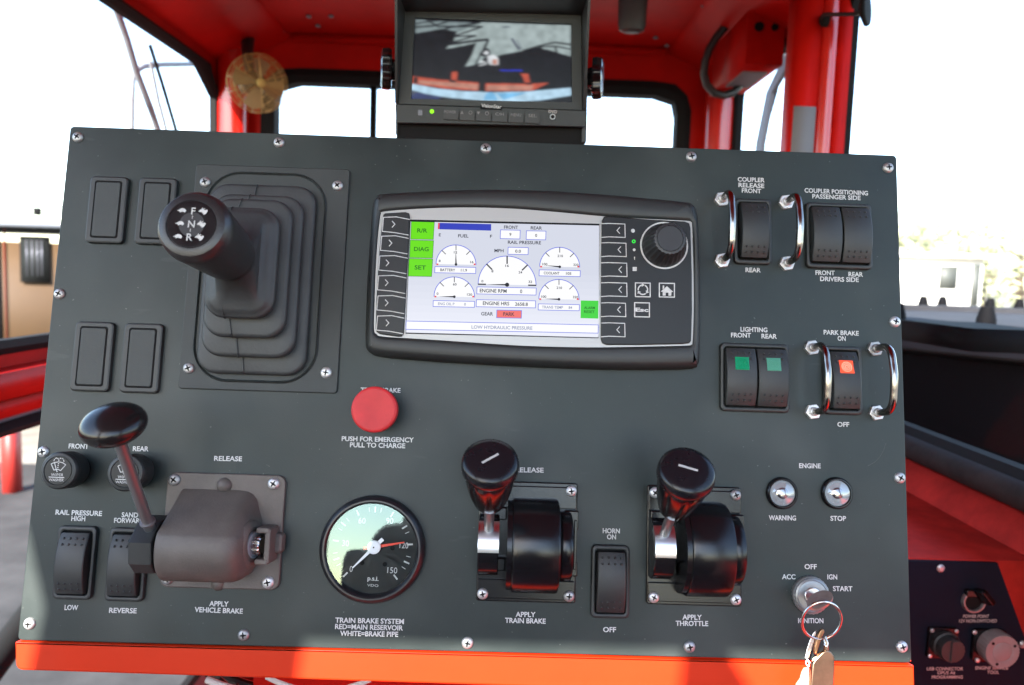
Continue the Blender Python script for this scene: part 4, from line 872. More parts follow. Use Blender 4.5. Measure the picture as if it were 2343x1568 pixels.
# ---- brake and throttle controllers
def controller(c, hub_px, knob_deg, name, label, slot_ang, hide_tl):
    q, w_, h_ = quad(c, 2.5)
    t = pthing(name, q, label, 'lever controller')
    m = MB(); m.plate(w_, h_, 1.8, 0, 3.2, .7); m.plate(w_ - 1.2, 14, 1.2, 3, 5.0, .6, 0, h_ / 2 - 9.5); m.plate(w_ - 1.2, 12, 1.2, 3, 4.6, .6, 0, -h_ / 2 + 8)
    m.plate(9, 12, 1, 3, 8.0, .8, w_ / 2 - 4, h_ / 2 - 23); m.plate(9, 9, 1, 3, 8.0, .8, w_ / 2 - 4, -h_ / 2 + 22); m.plate(2, 31, .8, 3, 9.0, .6, w_ / 2 - 1.4, -.5)
    m.plate(17, 8, .8, 3, 9.5, .8, -w_ / 2 + 9.5, h_ / 2 - 20); m.plate(17, 8, .8, 3, 9.5, .8, -w_ / 2 + 9.5, -h_ / 2 + 24)
    m.build('mounting_plate', 'cast', t)
    for sx in (-1, 1):
        for sy in (-1, 1):
            add_screw(t, (sx * (w_ / 2 - 4.3), sy * (h_ / 2 - 4.8), 4.6 if sy < 0 else 5.0), s=.95)
    vc = -1.5
    def half(R, n0=8.0, k=22): return [(vc + R * math.cos(PI * i / k), n0 + R * math.sin(PI * i / k)) for i in range(k + 1)] + [(vc - R, 3), (vc + R, 3)]
    u0, u1, u2 = -w_ / 2 + 18.5, w_ / 2 - 12.5, w_ / 2 - 4.0
    m = MB(); m.extr_u(half(27.5), u0, u0 + 3); 
    def band(R, a, b, e=1.0):
        def ring(u, R): return [(u, v, n) for v, n in half(R)]
        m.loft([list(reversed(r)) for r in (ring(a, R - e), ring(a + e * .3, R - e * .3), ring(a + e, R), ring(b - e, R), ring(b - e * .3, R - e * .3), ring(b, R - e))])
    band(29.0, u0 + 3.05, u1, 1.6); band(21.5, u1 + .05, u2, 1.8)
    m.build('drum_cover', 'cast', t, sharp=40)
    hubu = pt(*hub_px, 24).x - q.x; R_ = 19.0
    m = MB(); m.lathe([(R_ - .6, -6.4), (R_, -5.8), (R_, 5.8), (R_ - .6, 6.4)], 48, (hubu, vc, 8), (1, 0, 0)); m.build('lever_hub', 'gloss', t)
    phi = rad(knob_deg); dirv = Vector((0, math.sin(phi), math.cos(phi)))
    m = MB()          # bright machined sector where the rod enters
    a0_, a1_ = PI / 2 - phi - rad(26), PI / 2 - phi + rad(36)
    sec = [(vc + (R_ + .25) * math.cos(PI - (PI - (a0_ + (a1_ - a0_) * i / 12))), 8 + (R_ + .25) * math.sin(a0_ + (a1_ - a0_) * i / 12)) for i in range(13)]
    sec = [(vc + (R_ + .3) * math.cos(a), 8 + (R_ + .3) * math.sin(a)) for a in [PI / 2 - phi - rad(16) + rad(62) * i / 14 - rad(0) for i in range(15)]]
    sec2 = [(vc + (R_ - 4) * math.cos(a), 8 + (R_ - 4) * math.sin(a)) for a in [PI / 2 - phi - rad(16) + rad(62) * i / 14 for i in range(15)]]
    m.extr_u(sec + sec2[::-1], hubu - 6.45, hubu + 6.45); m.build('hub_sector', 'alu', t)
    b_ = Vector((hubu, vc, 8)); Lk = 91.0
    m = MB(); m.tube([tuple(b_ + dirv * 14), tuple(b_ + dirv * 60)], 3.1, 18); m.build('lever_rod', 'rod', t)
    kd = empty('lever_knob', Matrix.Identity(4)); kd.parent = t; kd.matrix_local = Matrix.Translation(tuple((b_ + dirv * (Lk - 46)) * .001)) @ Vector((0, 0, 1)).rotation_difference(dirv).to_matrix().to_4x4()
    m = MB(); m.lathe([(4.5, 0), (7.0, .8), (9.4, 5), (11.4, 12), (13, 20), (14.2, 29), (14.5, 36), (14.2, 37)], 96, scal=lambda a, z: 1 - (.075 * max(0, math.cos(8 * a)) ** 3 if 10 < z < 36 else 0)); m.build('grip', 'gloss', kd)
    m = MB(); m.lathe([(13.3, 37), (15.6, 37.3), (16.2, 38.4), (16.2, 41.0), (15.7, 43.4), (14.2, 45.0), (11, 45.9), (6, 46.3), (.01, 46.4)], 64); m.build('cap', mat('knob_cap', (.008, .008, .010), .24, spec=.34, rvary=.06, vscale=200), kd)
    m = MB(); m.X = Matrix.Rotation(slot_ang, 4, 'Z'); m.box(-5.4, 5.4, -.65, .65, 45.6, 46.55); m.build('index_mark', 'ink2', kd)
    return t
controller(((1095, 1101), (1321, 1105), (1316, 1382), (1091, 1373)), (1118, 1218), 38, 'train_brake_lever', 'black lever controller with ribbed knob labelled TRAIN BRAKE', rad(36), False)
controller(((1482, 1110), (1697, 1115), (1693, 1386), (1477, 1384)), (1521, 1220), 36, 'throttle_lever', 'black lever controller with ribbed knob labelled THROTTLE', rad(-18), False)

# ---- vehicle brake lever
q, w_, h_ = quad(((382, 1080), (652, 1088), (641, 1353), (368, 1340)), 2)
vb = pthing('vehicle_brake_lever', q, 'worn grey brown brake housing with round black knob on a long rod', 'brake lever')
m = MB(); m.plate(w_, h_, 5.5, 0, 3.2, .8); m.build('mounting_plate', 'brown', vb)
def zv(zx, zy): return (302.4 + .20055 * zx, 1058.5 + .20055 * zy)
def VB(zx, zy, n): p = pt(*zv(zx, zy), n) - q; return (p.x, p.y)
for z_ in ((478, 196), (1612, 242), (396, 1325), (1546, 1367)): p = VB(*z_, 4); add_screw(vb, (p[0], p[1], 3.2), s=1.05)
vt, vbm, vax = VB(700, 300, 4)[1], VB(700, 1330, 12)[1], VB(700, 960, 20)[1]
def prof(k, dn=0.0):
    P = [(vt * k + vax * (1 - k), 3.0), (vt * k + vax * (1 - k) - 1.5, 6)]
    R_ = (vax - vbm) * k; nc = 16 * k + dn
    for i in range(19):
        a = rad(62) + (rad(180) - rad(62)) * i / 18; P.append((vax + R_ * math.cos(a), nc + 2 + R_ * math.sin(a)))
    P += [(vax - R_ * .98, 3.0)]
    return P
uL, uR = VB(345, 960, 26)[0], VB(1160, 960, 26)[0]; uE = VB(1440, 960, 8)[0]
m = MB(); st = ((uL, .965), (uL + .5, .99), (uL + 1.4, 1.0), (uR - 6, 1.0), (uR - 1, .985), (uR + 2.5, .93), (uR + 5, .84), (uR + 6.2, .72), (uE, .45))
m.loft([[(u, v, n) for v, n in prof(k)] for u, k in st]); m.build('housing', 'brown', vb, sharp=60)
m = MB(); b = VB(1030, 265, 6); m.ball((b[0], b[1], 2.0), 5.2, 20, 10); b = VB(965, 1385, 4); m.ball((b[0], b[1], 1.2), 4.6, 20, 8); b = VB(335, 945, 22); m.ball((b[0] + 1, b[1], 22), 5.0, 16, 8); m.build('cast_bosses', 'brown', vb)
# right end: bearing boss, splined shaft, strap
bx, by_ = VB(1380, 955, 22)
m = MB(); m.lathe([(15.5, -8), (15, -2.5), (12.5, -.3), (10.3, 0), (9.6, -1.2), (9.4, -3)], 40, (bx - 1, by_, 16), (1, 0, .22)); p = VB(1210, 985, 22); m.plate(7, 13, 2, 3, 24, 2, p[0], p[1]); m.build('bearing_boss', 'brown', vb)
m = MB(); m.lathe([(8.4, -3), (8.2, .4), (7.4, .6), (7.0, .4)], 40, (bx - 1, by_, 16), (1, 0, .22)); m.build('washer_ring', 'greysteel', vb)
m = MB(); m.lathe([(5.6, -3), (5.6, 4.4), (5.0, 5), (.01, 5)], 72, (bx - .5, by_, 16.2), (1, 0, .22), scal=lambda a, z: 1 + .06 * math.cos(12 * a)); m.build('splined_shaft', 'chrome', vb)
s0 = VB(1470, 720, 14); s1 = VB(1600, 720, 14); s2 = VB(1470, 1150, 14)
m = MB(); m.plate(s1[0] - s0[0] + 1, 3.4, 1, 3, 22, .8, (s0[0] + s1[0]) / 2, s0[1] - 2); m.plate(s1[0] - s0[0] + 1, 3.4, 1, 3, 22, .8, (s0[0] + s1[0]) / 2, s2[1] + 2); m.plate(3.6, s0[1] - s2[1] - 2, 1, 3, 21.5, .8, s1[0] - .5, (s0[1] + s2[1]) / 2)
p = VB(1650, 920, 8); m.plate(8, 13, 3, 3, 10, 2, p[0], p[1]); m.build('strap', 'brown', vb)
# hub and lever
h0_, h1_ = pt(306, 1236, 30) - q, pt(358, 1236, 30) - q; hv = vax
m = MB(); A2 = [(hv - 15.5, 8), (hv - 15.5, 27), (hv - 9, 35), (hv + 4, 37.5), (hv + 15, 27), (hv + 17.5, 12), (hv + 14, 8)]
m.loft([[(u, v * (1) + (hv - v) * e, n - e * 8) for v, n in reversed(A2)] for u, e in ((h0_.x, .05), (h0_.x + .5, .015), (h0_.x + 1.3, 0), (h1_.x - 1.3, 0), (h1_.x - .5, .015), (h1_.x, .05))]); m.build('lever_hub', 'rocker', vb)
m = MB(); m.lathe([(13, 0), (13, 14), (16, 14.2), (16, 17)], 36, (h1_.x - 1, hv, 20), (1, 0, 0)); m.build('pivot_shaft', 'groove', vb)
hb = Vector(((h0_.x + h1_.x) / 2 + 1.5, hv + 2, 20)); kb = pt(260, 972, 92) - q; kv = Vector((kb.x, kb.y, 92)); dl = (kv - hb).normalized()
m = MB(); m.tube([tuple(hb + dl * 8), tuple(kv)], 3.3, 18); m.lathe([(4.6, 19.5), (4.4, 20.6), (3.4, 20.8)], 24, tuple(hb), tuple(dl)); m.build('lever_rod', 'rod', vb)
m = MB(); prf = [(17.0 * math.cos(a), 9.8 * math.sin(a)) for a in [-PI / 2 + PI * i / 20 for i in range(21)]]; tdir = (dl + Vector((-.10, .12, -.14))).normalized()
m.lathe(prf, 48, tuple(kv), tuple(tdir)); m.build('ball_knob', mat('polished_knob', (.010, .009, .009), .24, spec=.34, coat=.1), vb, sharp=80)

# ================================================================== MONITOR ON TOP OF THE CONSOLE
YM = CAMP.y + .70
def zm(zx, zy): return (846.8 + zx * .25815, zy * .25815)
mo0 = yw(*zm(1070, 1200), YM)
mon = wthing('camera_monitor', mo0, 'small black camera monitor with sun hood showing a video picture', 'monitor')
roll = math.atan2(RIGHT.z, RIGHT.x)
def Q(zx, zy, d=0.0): p = yw(*zm(zx, zy), YM + d * .001) - mo0; return (p.x * 1000, d, p.z * 1000)
def slab(m, px, d0, d1, dpx=None):
    a = [Q(x, y, d0) for x, y in px]; b = [Q(x, y, d0) for x, y in (dpx or px)]
    m.loft([[(p[0], d0, p[2]) for p in a], [(p[0], d1, p[2]) for p in b]])
m = MB(); slab(m, [(300, 100), (1880, 130), (1895, 1120), (225, 1085)], 0, 35); m.build('case', 'plastic', mon)
m = MB(); f_o = [(315, 110), (1862, 150), (1872, 985), (255, 930)]; f_i = [(398, 172), (1780, 226), (1784, 918), (366, 888)]
def fr(m, o_, i_, d0, d1):
    m.loft([[Q(x, y, 0)[:1] + (d0,) + Q(x, y, 0)[2:] for x, y in o_], [Q(x, y, 0)[:1] + (d1,) + Q(x, y, 0)[2:] for x, y in o_], [Q(x, y, 0)[:1] + (d1,) + Q(x, y, 0)[2:] for x, y in i_], [Q(x, y, 0)[:1] + (d0,) + Q(x, y, 0)[2:] for x, y in i_]], closed=True)
fr(m, f_o, f_i, -.1, -4); m.build('screen_surround', 'plastic2', mon)
m = MB(); slab(m, [(222, 930), (1905, 985), (1900, 1120), (228, 1085)], -6, -.2); m.build('button_fascia', 'plastic2', mon)
# hood: roof and two cheeks reaching forward over the screen
def hoodpt(x, y, d): p = Q(x, y, 0); return (p[0], d, p[2])
m = MB()
tl_, tr_ = hoodpt(318, 118, -.2), hoodpt(1868, 150, -.2); bl_, br_ = hoodpt(250, 925, -.2), hoodpt(1880, 985, -.2)
fw = -48
ftl, ftr = (tl_[0] - 1, fw, tl_[2] + 2.5), (tr_[0] + 1, fw, tr_[2] + 2.5)
up_ = 2.0
m.loft([[tl_, tr_, (tr_[0], tr_[1], tr_[2] + up_), (tl_[0], tl_[1], tl_[2] + up_)], [ftl, ftr, (ftr[0], fw, ftr[2] + up_), (ftl[0], fw, ftl[2] + up_)]])
for (a, b, f, s_) in ((tl_, bl_, ftl, -1), (tr_, br_, ftr, 1)):
    low = (b[0], -7, b[2])
    P = [(a[0], a[1], a[2] + up_), b, low, (f[0], fw, f[2] - 4), (f[0], fw, f[2] + up_)]
    m.loft([P, [(x + s_ * 2.2, y, z) for x, y, z in P]])
m.build('sun_hood', 'plastic', mon)
# picture on the screen
import numpy as np
VCOL = dict(v0=(160, 174, 174), v1=(13, 12, 19), v2=(192, 80, 56), v3=(192, 132, 114), v4=(182, 216, 238), v5=(36, 52, 214), v6=(74, 80, 96), v7=(216, 220, 224), v8=(42, 54, 104), v9=(118, 184, 228), va=(20, 20, 28), vb=(128, 142, 144))
NX, NY, SS = 230, 120, 2
_gx, _gy = np.meshgrid((np.arange(NX * SS) + .5) / (NX * SS), (np.arange(NY * SS) + .5) / (NY * SS))
def quad_at(a, b): return ((398 + a * (1780 - 398)) * (1 - b) + (366 + a * (1784 - 366)) * b, (172 + a * 54) * (1 - b) + (884 + a * 28) * b)
_zx, _zy = quad_at(_gx, _gy)
IMG = np.zeros(_zx.shape + (3,))
def V(px, k):
    ins_ = np.zeros(_zx.shape, bool); n = len(px)
    for i in range(n):
        (x0, y0), (x1, y1) = px[i], px[(i + 1) % n]
        if y0 == y1: continue
        c = (y0 > _zy) != (y1 > _zy); ins_ ^= c & (_zx < (x1 - x0) * (_zy - y0) / (y1 - y0) + x0)
    IMG[ins_] = srgb(VCOL[k])
def VL(px, wd, k):
    for (x0, y0), (x1, y1) in zip(px, px[1:]):
        d = Vector((x1 - x0, y1 - y0))
        if d.length < 1: continue
        d.normalize(); n = Vector((-d.y, d.x)) * wd / 2; V([(x0 + n.x, y0 + n.y), (x1 + n.x, y1 + n.y), (x1 - n.x, y1 - n.y), (x0 - n.x, y0 - n.y)], k)
V([(398, 172), (1780, 226), (1784, 912), (366, 884)], 'v1')
V([(403, 178), (1776, 230), (1776, 505), (1560, 440), (1350, 455), (1160, 490), (1000, 560), (830, 600), (900, 480), (940, 390), (660, 440), (760, 300), (640, 260), (403, 300)], 'v0')
V([(403, 178), (1000, 200), (760, 300), (640, 260), (403, 300)], 'vb')
for P, w_l in (([(403, 245), (560, 235), (700, 190), (980, 205), (700, 250), (560, 300)], 14), ([(500, 178), (600, 240), (1000, 240), (730, 330), (940, 320), (700, 390)], 14), ([(403, 215), (540, 190), (760, 180)], 12), ([(700, 400), (900, 370), (1050, 355), (1010, 440), (985, 500)], 22), ([(820, 605), (930, 590), (985, 470)], 16), ([(1350, 455), (1500, 410), (1640, 380), (1776, 400)], 14), ([(1500, 420), (1640, 415), (1776, 440)], 12), ([(1640, 420), (1660, 490)], 16)): VL(P, w_l, 'va')
V([(403, 300), (640, 260), (770, 285), (740, 370), (660, 445), (940, 385), (905, 490), (840, 600), (403, 660)], 'v1')
V([(1160, 495), (1350, 455), (1500, 420), (1600, 470), (1776, 505), (1776, 640), (1100, 620)], 'v1')
VL([(1255, 345), (1290, 400), (1325, 445)], 22, 'v6'); VL([(1170, 245), (1240, 243)], 10, 'v6'); VL([(1300, 360), (1345, 440)], 8, 'v6')
V([(980, 470), (1010, 430), (1050, 435), (1070, 470), (1060, 500), (1000, 510)], 'va'); V([(1000, 480), (1030, 450), (1052, 470), (1040, 492)], 'v7')
V([(1040, 500), (1100, 490), (1135, 520), (1138, 580), (1060, 580), (1035, 540)], 'v7'); V([(1085, 530), (1125, 530), (1125, 575), (1085, 575)], 'v3'); V([(1000, 520), (1040, 505), (1045, 560), (1060, 600), (985, 610)], 'va')
V([(970, 540), (1040, 555), (975, 565)], 'v7'); V([(960, 585), (1040, 560), (1030, 575), (965, 590)], 'v7'); V([(1150, 624), (1350, 625), (1350, 634), (1150, 633)], 'v5')
V([(370, 680), (600, 708), (980, 738), (990, 810), (700, 795), (368, 745)], 'v2'); V([(430, 715), (960, 750), (955, 800), (430, 745)], 'v3'); V([(1025, 742), (1400, 748), (1585, 738), (1440, 808), (1020, 812)], 'v2'); V([(1040, 758), (1450, 762), (1430, 803), (1030, 805)], 'v3')
V([(960, 738), (1020, 738), (1020, 812), (960, 808)], 'v1'); V([(388, 690), (425, 690), (418, 745), (380, 740)], 'v1'); V([(725, 640), (775, 640), (768, 725), (718, 722)], 'v2'); V([(1330, 655), (1400, 660), (1420, 742), (1370, 740), (1355, 690)], 'v2')
V([(705, 712), (760, 716), (758, 736), (700, 732)], 'va'); V([(1375, 735), (1435, 738), (1435, 755), (1375, 752)], 'va')
V([(366, 745), (600, 790), (850, 815), (1100, 822), (1400, 815), (1776, 782), (1782, 850), (1500, 895), (1300, 908), (1000, 897), (700, 870), (500, 838), (366, 800)], 'v4'); V([(1120, 830), (1400, 825), (1180, 890)], 'v9'); V([(1005, 890), (1025, 835), (1070, 818), (1110, 838), (1130, 892)], 'v9')
V([(366, 800), (420, 822), (430, 862), (366, 855)], 'v6'); V([(420, 822), (640, 862), (600, 885), (366, 880), (366, 855)], 'v8')
_rs = np.random.RandomState(4); _n1 = _rs.rand(NY // 6 + 2, NX // 6 + 2); _n2 = _rs.rand(NY * SS, NX * SS)
_yy = np.linspace(0, NY // 6, NY * SS); _xx = np.linspace(0, NX // 6, NX * SS); _y0 = _yy.astype(int); _x0 = _xx.astype(int); _fy = (_yy - _y0)[:, None]; _fx = (_xx - _x0)[None]
_sm = (_n1[_y0][:, _x0] * (1 - _fx) + _n1[_y0][:, _x0 + 1] * _fx) * (1 - _fy) + (_n1[_y0 + 1][:, _x0] * (1 - _fx) + _n1[_y0 + 1][:, _x0 + 1] * _fx) * _fy
IMG *= (.72 + .42 * _sm + .18 * (_n2 - .5))[..., None]; IMG += (.010 * _sm * np.clip(1 - _gy, 0, 1))[..., None] * np.array([.8, .9, 1.2])
def blur(a, r, ax):
    p = np.pad(a, [(r, r) if i == ax else (0, 0) for i in range(3)], mode='edge'); return sum(np.take(p, range(k, k + a.shape[ax]), axis=ax) for k in range(2 * r + 1)) / (2 * r + 1)
for _ in range(3): IMG = blur(blur(IMG, 2, 0), 3, 1)
m = MB(); grid = [[m.v((Q(*quad_at(i / NX, j / NY))[0], -.35, Q(*quad_at(i / NX, j / NY))[2])) for i in range(NX + 1)] for j in range(NY + 1)]
for j in range(NY):
    for i in range(NX): m.face([grid[j][i], grid[j][i + 1], grid[j + 1][i + 1], grid[j + 1][i]])
vm_ = bpy.data.materials.new('video_picture'); vm_.use_nodes = True; _b = vm_.node_tree.nodes['Principled BSDF']; _at = vm_.node_tree.nodes.new('ShaderNodeVertexColor'); _at.layer_name = 'picture'
_b.inputs['Base Color'].default_value = (.002, .002, .003, 1); _b.inputs['Roughness'].default_value = .25; _b.inputs['Specular IOR Level'].default_value = .15; _b.inputs['Emission Strength'].default_value = 1.05 / 2 ** EV
vm_.node_tree.links.new(_at.outputs['Color'], _b.inputs['Emission Color'])
scr = m.build('screen', vm_, mon, recalc=False); _ca = scr.data.color_attributes.new('picture', 'FLOAT_COLOR', 'POINT')
for j in range(NY + 1):
    for i in range(NX + 1):
        c_ = IMG[min(j * SS, NY * SS - 1), min(i * SS, NX * SS - 1)]; _ca.data[j * (NX + 1) + i].color = (c_[0], c_[1], c_[2], 1)
for i in range(6):
    x0 = 650 + 144 * i; y0 = 978 + 6.5 * i
    m = MB(); slab(m, [(x0, y0), (x0 + 132, y0 + 6), (x0 + 130, y0 + 86), (x0 - 2, y0 + 80)], -8.2, -6); b_ = m.build('menu_button', 'plastic', mon)
    c = Q(x0 + 64, y0 + 32); m = MB(); t = ('POWER', None, None, 'C/H', 'MENU', 'SEL')[i]; V2 = lambda x, z: m.v((x, -8.4, z))
    if t:
        vs, fs, W = glyphs(t, 0.01, 1.0); k = {5: 10.5, 4: 9, 3: 7.4}[len(t)] / W; VV = [V2(c[0] - W * k / 2 + x * k, c[2] + (y - .5) * 2.6) for x, y in vs]
        for f in fs: m.face([VV[j] for j in f])
    else:
        s_ = 1 if i == 1 else -1; m.face([V2(c[0] - 5.6, c[2] - 1.3 * s_), V2(c[0] - 2.6, c[2] - 1.3 * s_), V2(c[0] - 4.1, c[2] + 1.3 * s_)])
        for j in range(12):
            a, b = 2 * PI * j / 12, 2 * PI * (j + 1) / 12; m.face([V2(c[0] + 3.4 + 1.7 * math.cos(a), c[2] + 1.7 * math.sin(a)), V2(c[0] + 3.4 + 1.7 * math.cos(b), c[2] + 1.7 * math.sin(b)), V2(c[0] + 3.4 + 1.2 * math.cos(b), c[2] + 1.2 * math.sin(b)), V2(c[0] + 3.4 + 1.2 * math.cos(a), c[2] + 1.2 * math.sin(a))])
    m.build('button_mark', mat('grey_mark', (.16, .16, .16), .6) if i == 0 else bpy.data.materials['grey_mark'], b_, recalc=False)
m = MB(); c = Q(552, 1002); m.lathe([(1.9, 6), (1.7, 7.0), (.8, 7.5)], 16, (c[0], 0, c[2]), (0, -1, 0)); m.build('power_light', 'led', mon)
m = MB(); slab(m, [(425, 975), (463, 977), (461, 1026), (422, 1024)], -6.4, -6); m.build('sensor_window', mat('ir_window', (.03, .012, .014), .2), mon)
m = MB(); c = Q(1612, 1050); m.lathe([(2.6, 6), (2.5, 7.0), (1.8, 7.0), (1.7, 6.2)], 20, (c[0], 0, c[2]), (0, -1, 0)); m.mi = 1; m.lathe([(1.6, 6), (1.6, 6.6)], 16, (c[0], 0, c[2]), (0, -1, 0)); m.build('video_jack', ['ignbody', 'groove'], mon)
for t, x, y, wd_, h_, mt, d in (('DVD', 1614, 1003, 7.6, 2.7, 'ink2', 6.25), ('VisionStar', 1075, 955, 18.0, 3.0, 'silver', 6.25)):
    c = Q(x, y); m = MB(); vs, fs, W = glyphs(t, .02, 1.0); k = wd_ / W; VV = [m.v((c[0] - W * k / 2 + a * k, -d, c[2] + (b - .5) * h_ - (a / W - .5) * wd_ * .025)) for a, b in vs]
    for f in fs: m.face([VV[j] for j in f])
    m.build('lettering', mt, mon, recalc=False)
m = MB(); c = Q(1075, 955); slab(m, [(975, 932), (1170, 938), (1168, 978), (975, 972)], -6.12, -6); m.build('badge', 'groove', mon)
# bracket: foot, two cheeks, star knobs
m = MB(); slab(m, [(235, 1085), (1900, 1120), (1895, 1290), (230, 1270)], 4, 30); m.build('bracket_foot', 'seal', mon)
for s_, xk, yk in ((-1, 165, 600), (1, 1985, 670)):
    xa = (232, 265) if s_ < 0 else (1898, 1930); yo = 0 if s_ < 0 else 70
    m = MB(); slab(m, [(xa[0], 380 + yo), (xa[1], 380 + yo), (xa[1] - (25 if s_ < 0 else 15), 1190 + yo), (xa[0] - (8 if s_ < 0 else 25), 1190 + yo)], 2, 22); m.build('bracket_arm', 'plastic', mon)
    c = Q(xk, yk); sx = Q(235 if s_ < 0 else 1920, yk)[0]; m = MB(); wdk = abs(Q(95, 600)[0] - Q(225, 600)[0]) * 1.2
    m.lathe([(8, 0), (9, wdk * .35), (16.5, wdk * .4), (17.2, wdk * .6), (16.5, wdk * .92), (13, wdk), (.01, wdk)], 84, (sx, 10, c[2]), (s_, -.18, 0), scal=lambda a, z: 1 + (.10 * math.cos(7 * a) if z > 2 else 0)); m.build('clamp_knob', 'gloss', mon)

# ================================================================== THINGS FIXED IN THE CAB
# fan with brass wire grille
YN = CAMP.y + 1.62
fc = yw(592, 191, YN); R_f = (yw(592 + 63, 191, YN) - yw(592 - 63, 191, YN)).length / 2 * 1.03
fdir = Vector((.56, -.80, -.12)).normalized()
fan = empty('cab_fan', Matrix.Translation(fc) @ Vector((0, 0, 1)).rotation_difference(fdir).to_matrix().to_4x4(), 'small brass wire fan on a black bracket at the front left pillar', 'fan')
Rm = R_f * 1000
m = MB()
for k in range(1, 13):
    r = Rm * (.16 + .84 * k / 12); z = 16 * math.sqrt(max(0, 1 - (r / Rm) ** 2 * .9)) ; m.tube([(r * math.cos(2 * PI * i / 40), r * math.sin(2 * PI * i / 40), z) for i in range(40)], .75, 6, closed=True)
for j in range(6):
    a = PI / 3 * j + .2; m.tube([(rr_ * math.cos(a), rr_ * math.sin(a), 16 * math.sqrt(max(0, 1 - (rr_ / Rm) ** 2 * .9)) + .6) for rr_ in [Rm * (.1 + .9 * i / 8) for i in range(9)]], .9, 6)
for k in (.5, .75, 1.0): m.tube([(Rm * k * math.cos(2 * PI * i / 40), Rm * k * math.sin(2 * PI * i / 40), -22) for i in range(40)], 1.0, 6, closed=True)
for j in range(12): a = PI / 6 * j; m.tube([(Rm * math.cos(a), Rm * math.sin(a), 5), (Rm * 1.02 * math.cos(a), Rm * 1.02 * math.sin(a), -10), (Rm * math.cos(a), Rm * math.sin(a), -22), (Rm * .4 * math.cos(a), Rm * .4 * math.sin(a), -24)], .9, 6)
m.build('wire_grille', 'gold', fan)
m = MB(); m.lathe([(.01, 19), (Rm * .12, 19), (Rm * .17, 17), (Rm * .17, 13)], 24); m.build('grille_badge', mat('gold_badge', (.45, .35, .11), .5, .3), fan)
m = MB()
for j in range(4):
    a = PI / 2 * j + .4
    def bl(r, s_, z): return (r * math.cos(a + s_), r * math.sin(a + s_), z)
    top_ = [bl(Rm * .15, -.4, -9), bl(Rm * .5, -.42, -13), bl(Rm * .86, -.34, -15), bl(Rm * .9, .1, -8), bl(Rm * .84, .46, 0), bl(Rm * .5, .5, 1), bl(Rm * .15, .4, -2)]
    m.loft([top_, [(x, y, z - 1) for x, y, z in top_]])
m.build('blade_rotor', mat('fan_blade', (.20, .13, .06), .4, .3), fan)
m = MB(); m.lathe([(Rm * .2, -8), (Rm * .42, -24), (Rm * .45, -60), (Rm * .3, -72), (.01, -74)], 28); m.build('motor_housing', 'gloss', fan)
m = MB(); a, b = fc - fdir * .05, yw(568, 50, YF - .04); iv = fan.matrix_world.inverted(); c_ = [iv @ p * 1000 for p in (a, (a + b) / 2 + Vector((-.012, .02, 0)), b, b + Vector((0, .02, .03)))]; m.tube([tuple(p) for p in c_], [9, 12, 19, 22], 14); m.build('bracket', 'plastic', fan)
# black hanging handset near the roof
YH = CAMP.y + 1.35
hp_ = yw(1446, 40, YH)
hs_ = wthing('roof_light', hp_, 'black rounded fixture hanging from the red roof right of the monitor', 'roof fixture')
wr = (yw(1478, 40, YH) - yw(1412, 40, YH)).length * 1000 / 2
zt_up = (ZROOF - hp_.z) * 1000
m = MB(); m.lathe([(wr * .5, -26), (wr * .88, -22), (wr * .98, -12), (wr, 10), (wr * 1.06, 60), (wr * 1.1, zt_up - 3)], 32); m.build('body', 'plastic', hs_, Matrix.Diagonal((1, .6, 1, 1)))
m = MB(); m.lathe([(wr * 1.25, zt_up - 8), (wr * 1.25, zt_up - .5)], 32); m.build('mounting_flange', 'plastic', hs_)
# red box with cable loop in the right front corner
YB = CAMP.y + 1.50
bb = wthing('junction_box', yw(1745, 100, YB), 'angular red box with black holes under the roof at the right front corner', 'equipment box')
def WB(px, py, d=0.0): return yw(px, py, YB + d)
p0, p1 = WB(1704, 146), WB(1790, 150)
m = MB(); zt0 = ZROOF - .002
m.loft([[(p0.x, YB, p0.z), (p1.x, YB, p0.z), (p1.x, YB, zt0), (p0.x, YB, zt0)], [(p0.x, YB + .24, p0.z - .0), (p1.x, YB + .24, p0.z - .0), (p1.x, YB + .24, zt0), (p0.x, YB + .24, zt0)]]); wmesh('box_shell', m, 'red', bb)
q0_, q1_ = yw(1632, 217, YB + .24), yw(1716, 217, YB + .24)
m = MB(); m.box(p0.x, p1.x - .03, YB + .20, YB + .262, q0_.z, p0.z - .001); wmesh('box_flange', m, 'red', bb)
for px, py, r_ in ((1736, 62, .009), (1772, 63, .007)):
    m = MB(); m.lathe([(r_, 0), (r_, -.003)], 16, WB(px, py), (0, 1, 0)); wmesh('round_hole', m, 'groove', bb)
m = MB(); m.box(p0.x + .012, p1.x - .012, YB + .05, YB + .17, p0.z - .004, p0.z - .0005); wmesh('vent_slot', m, 'greysteel', bb)
cl = wthing('cable_loop', yw(1640, 180, YB + .12), 'thick black cable hanging in a loop beside the red box', 'cable')
m = MB(); pts = [(1660, 60), (1640, 84), (1624, 110), (1613, 140), (1610, 170), (1617, 195), (1633, 213), (1655, 219), (1676, 213), (1689, 200), (1694, 186)]; m.tube([tuple(yw(x, y, YB + .12 + .012 * i * .4)) for i, (x, y) in enumerate(pts)], .0085, 10); wmesh('cable', m, 'cable', cl)
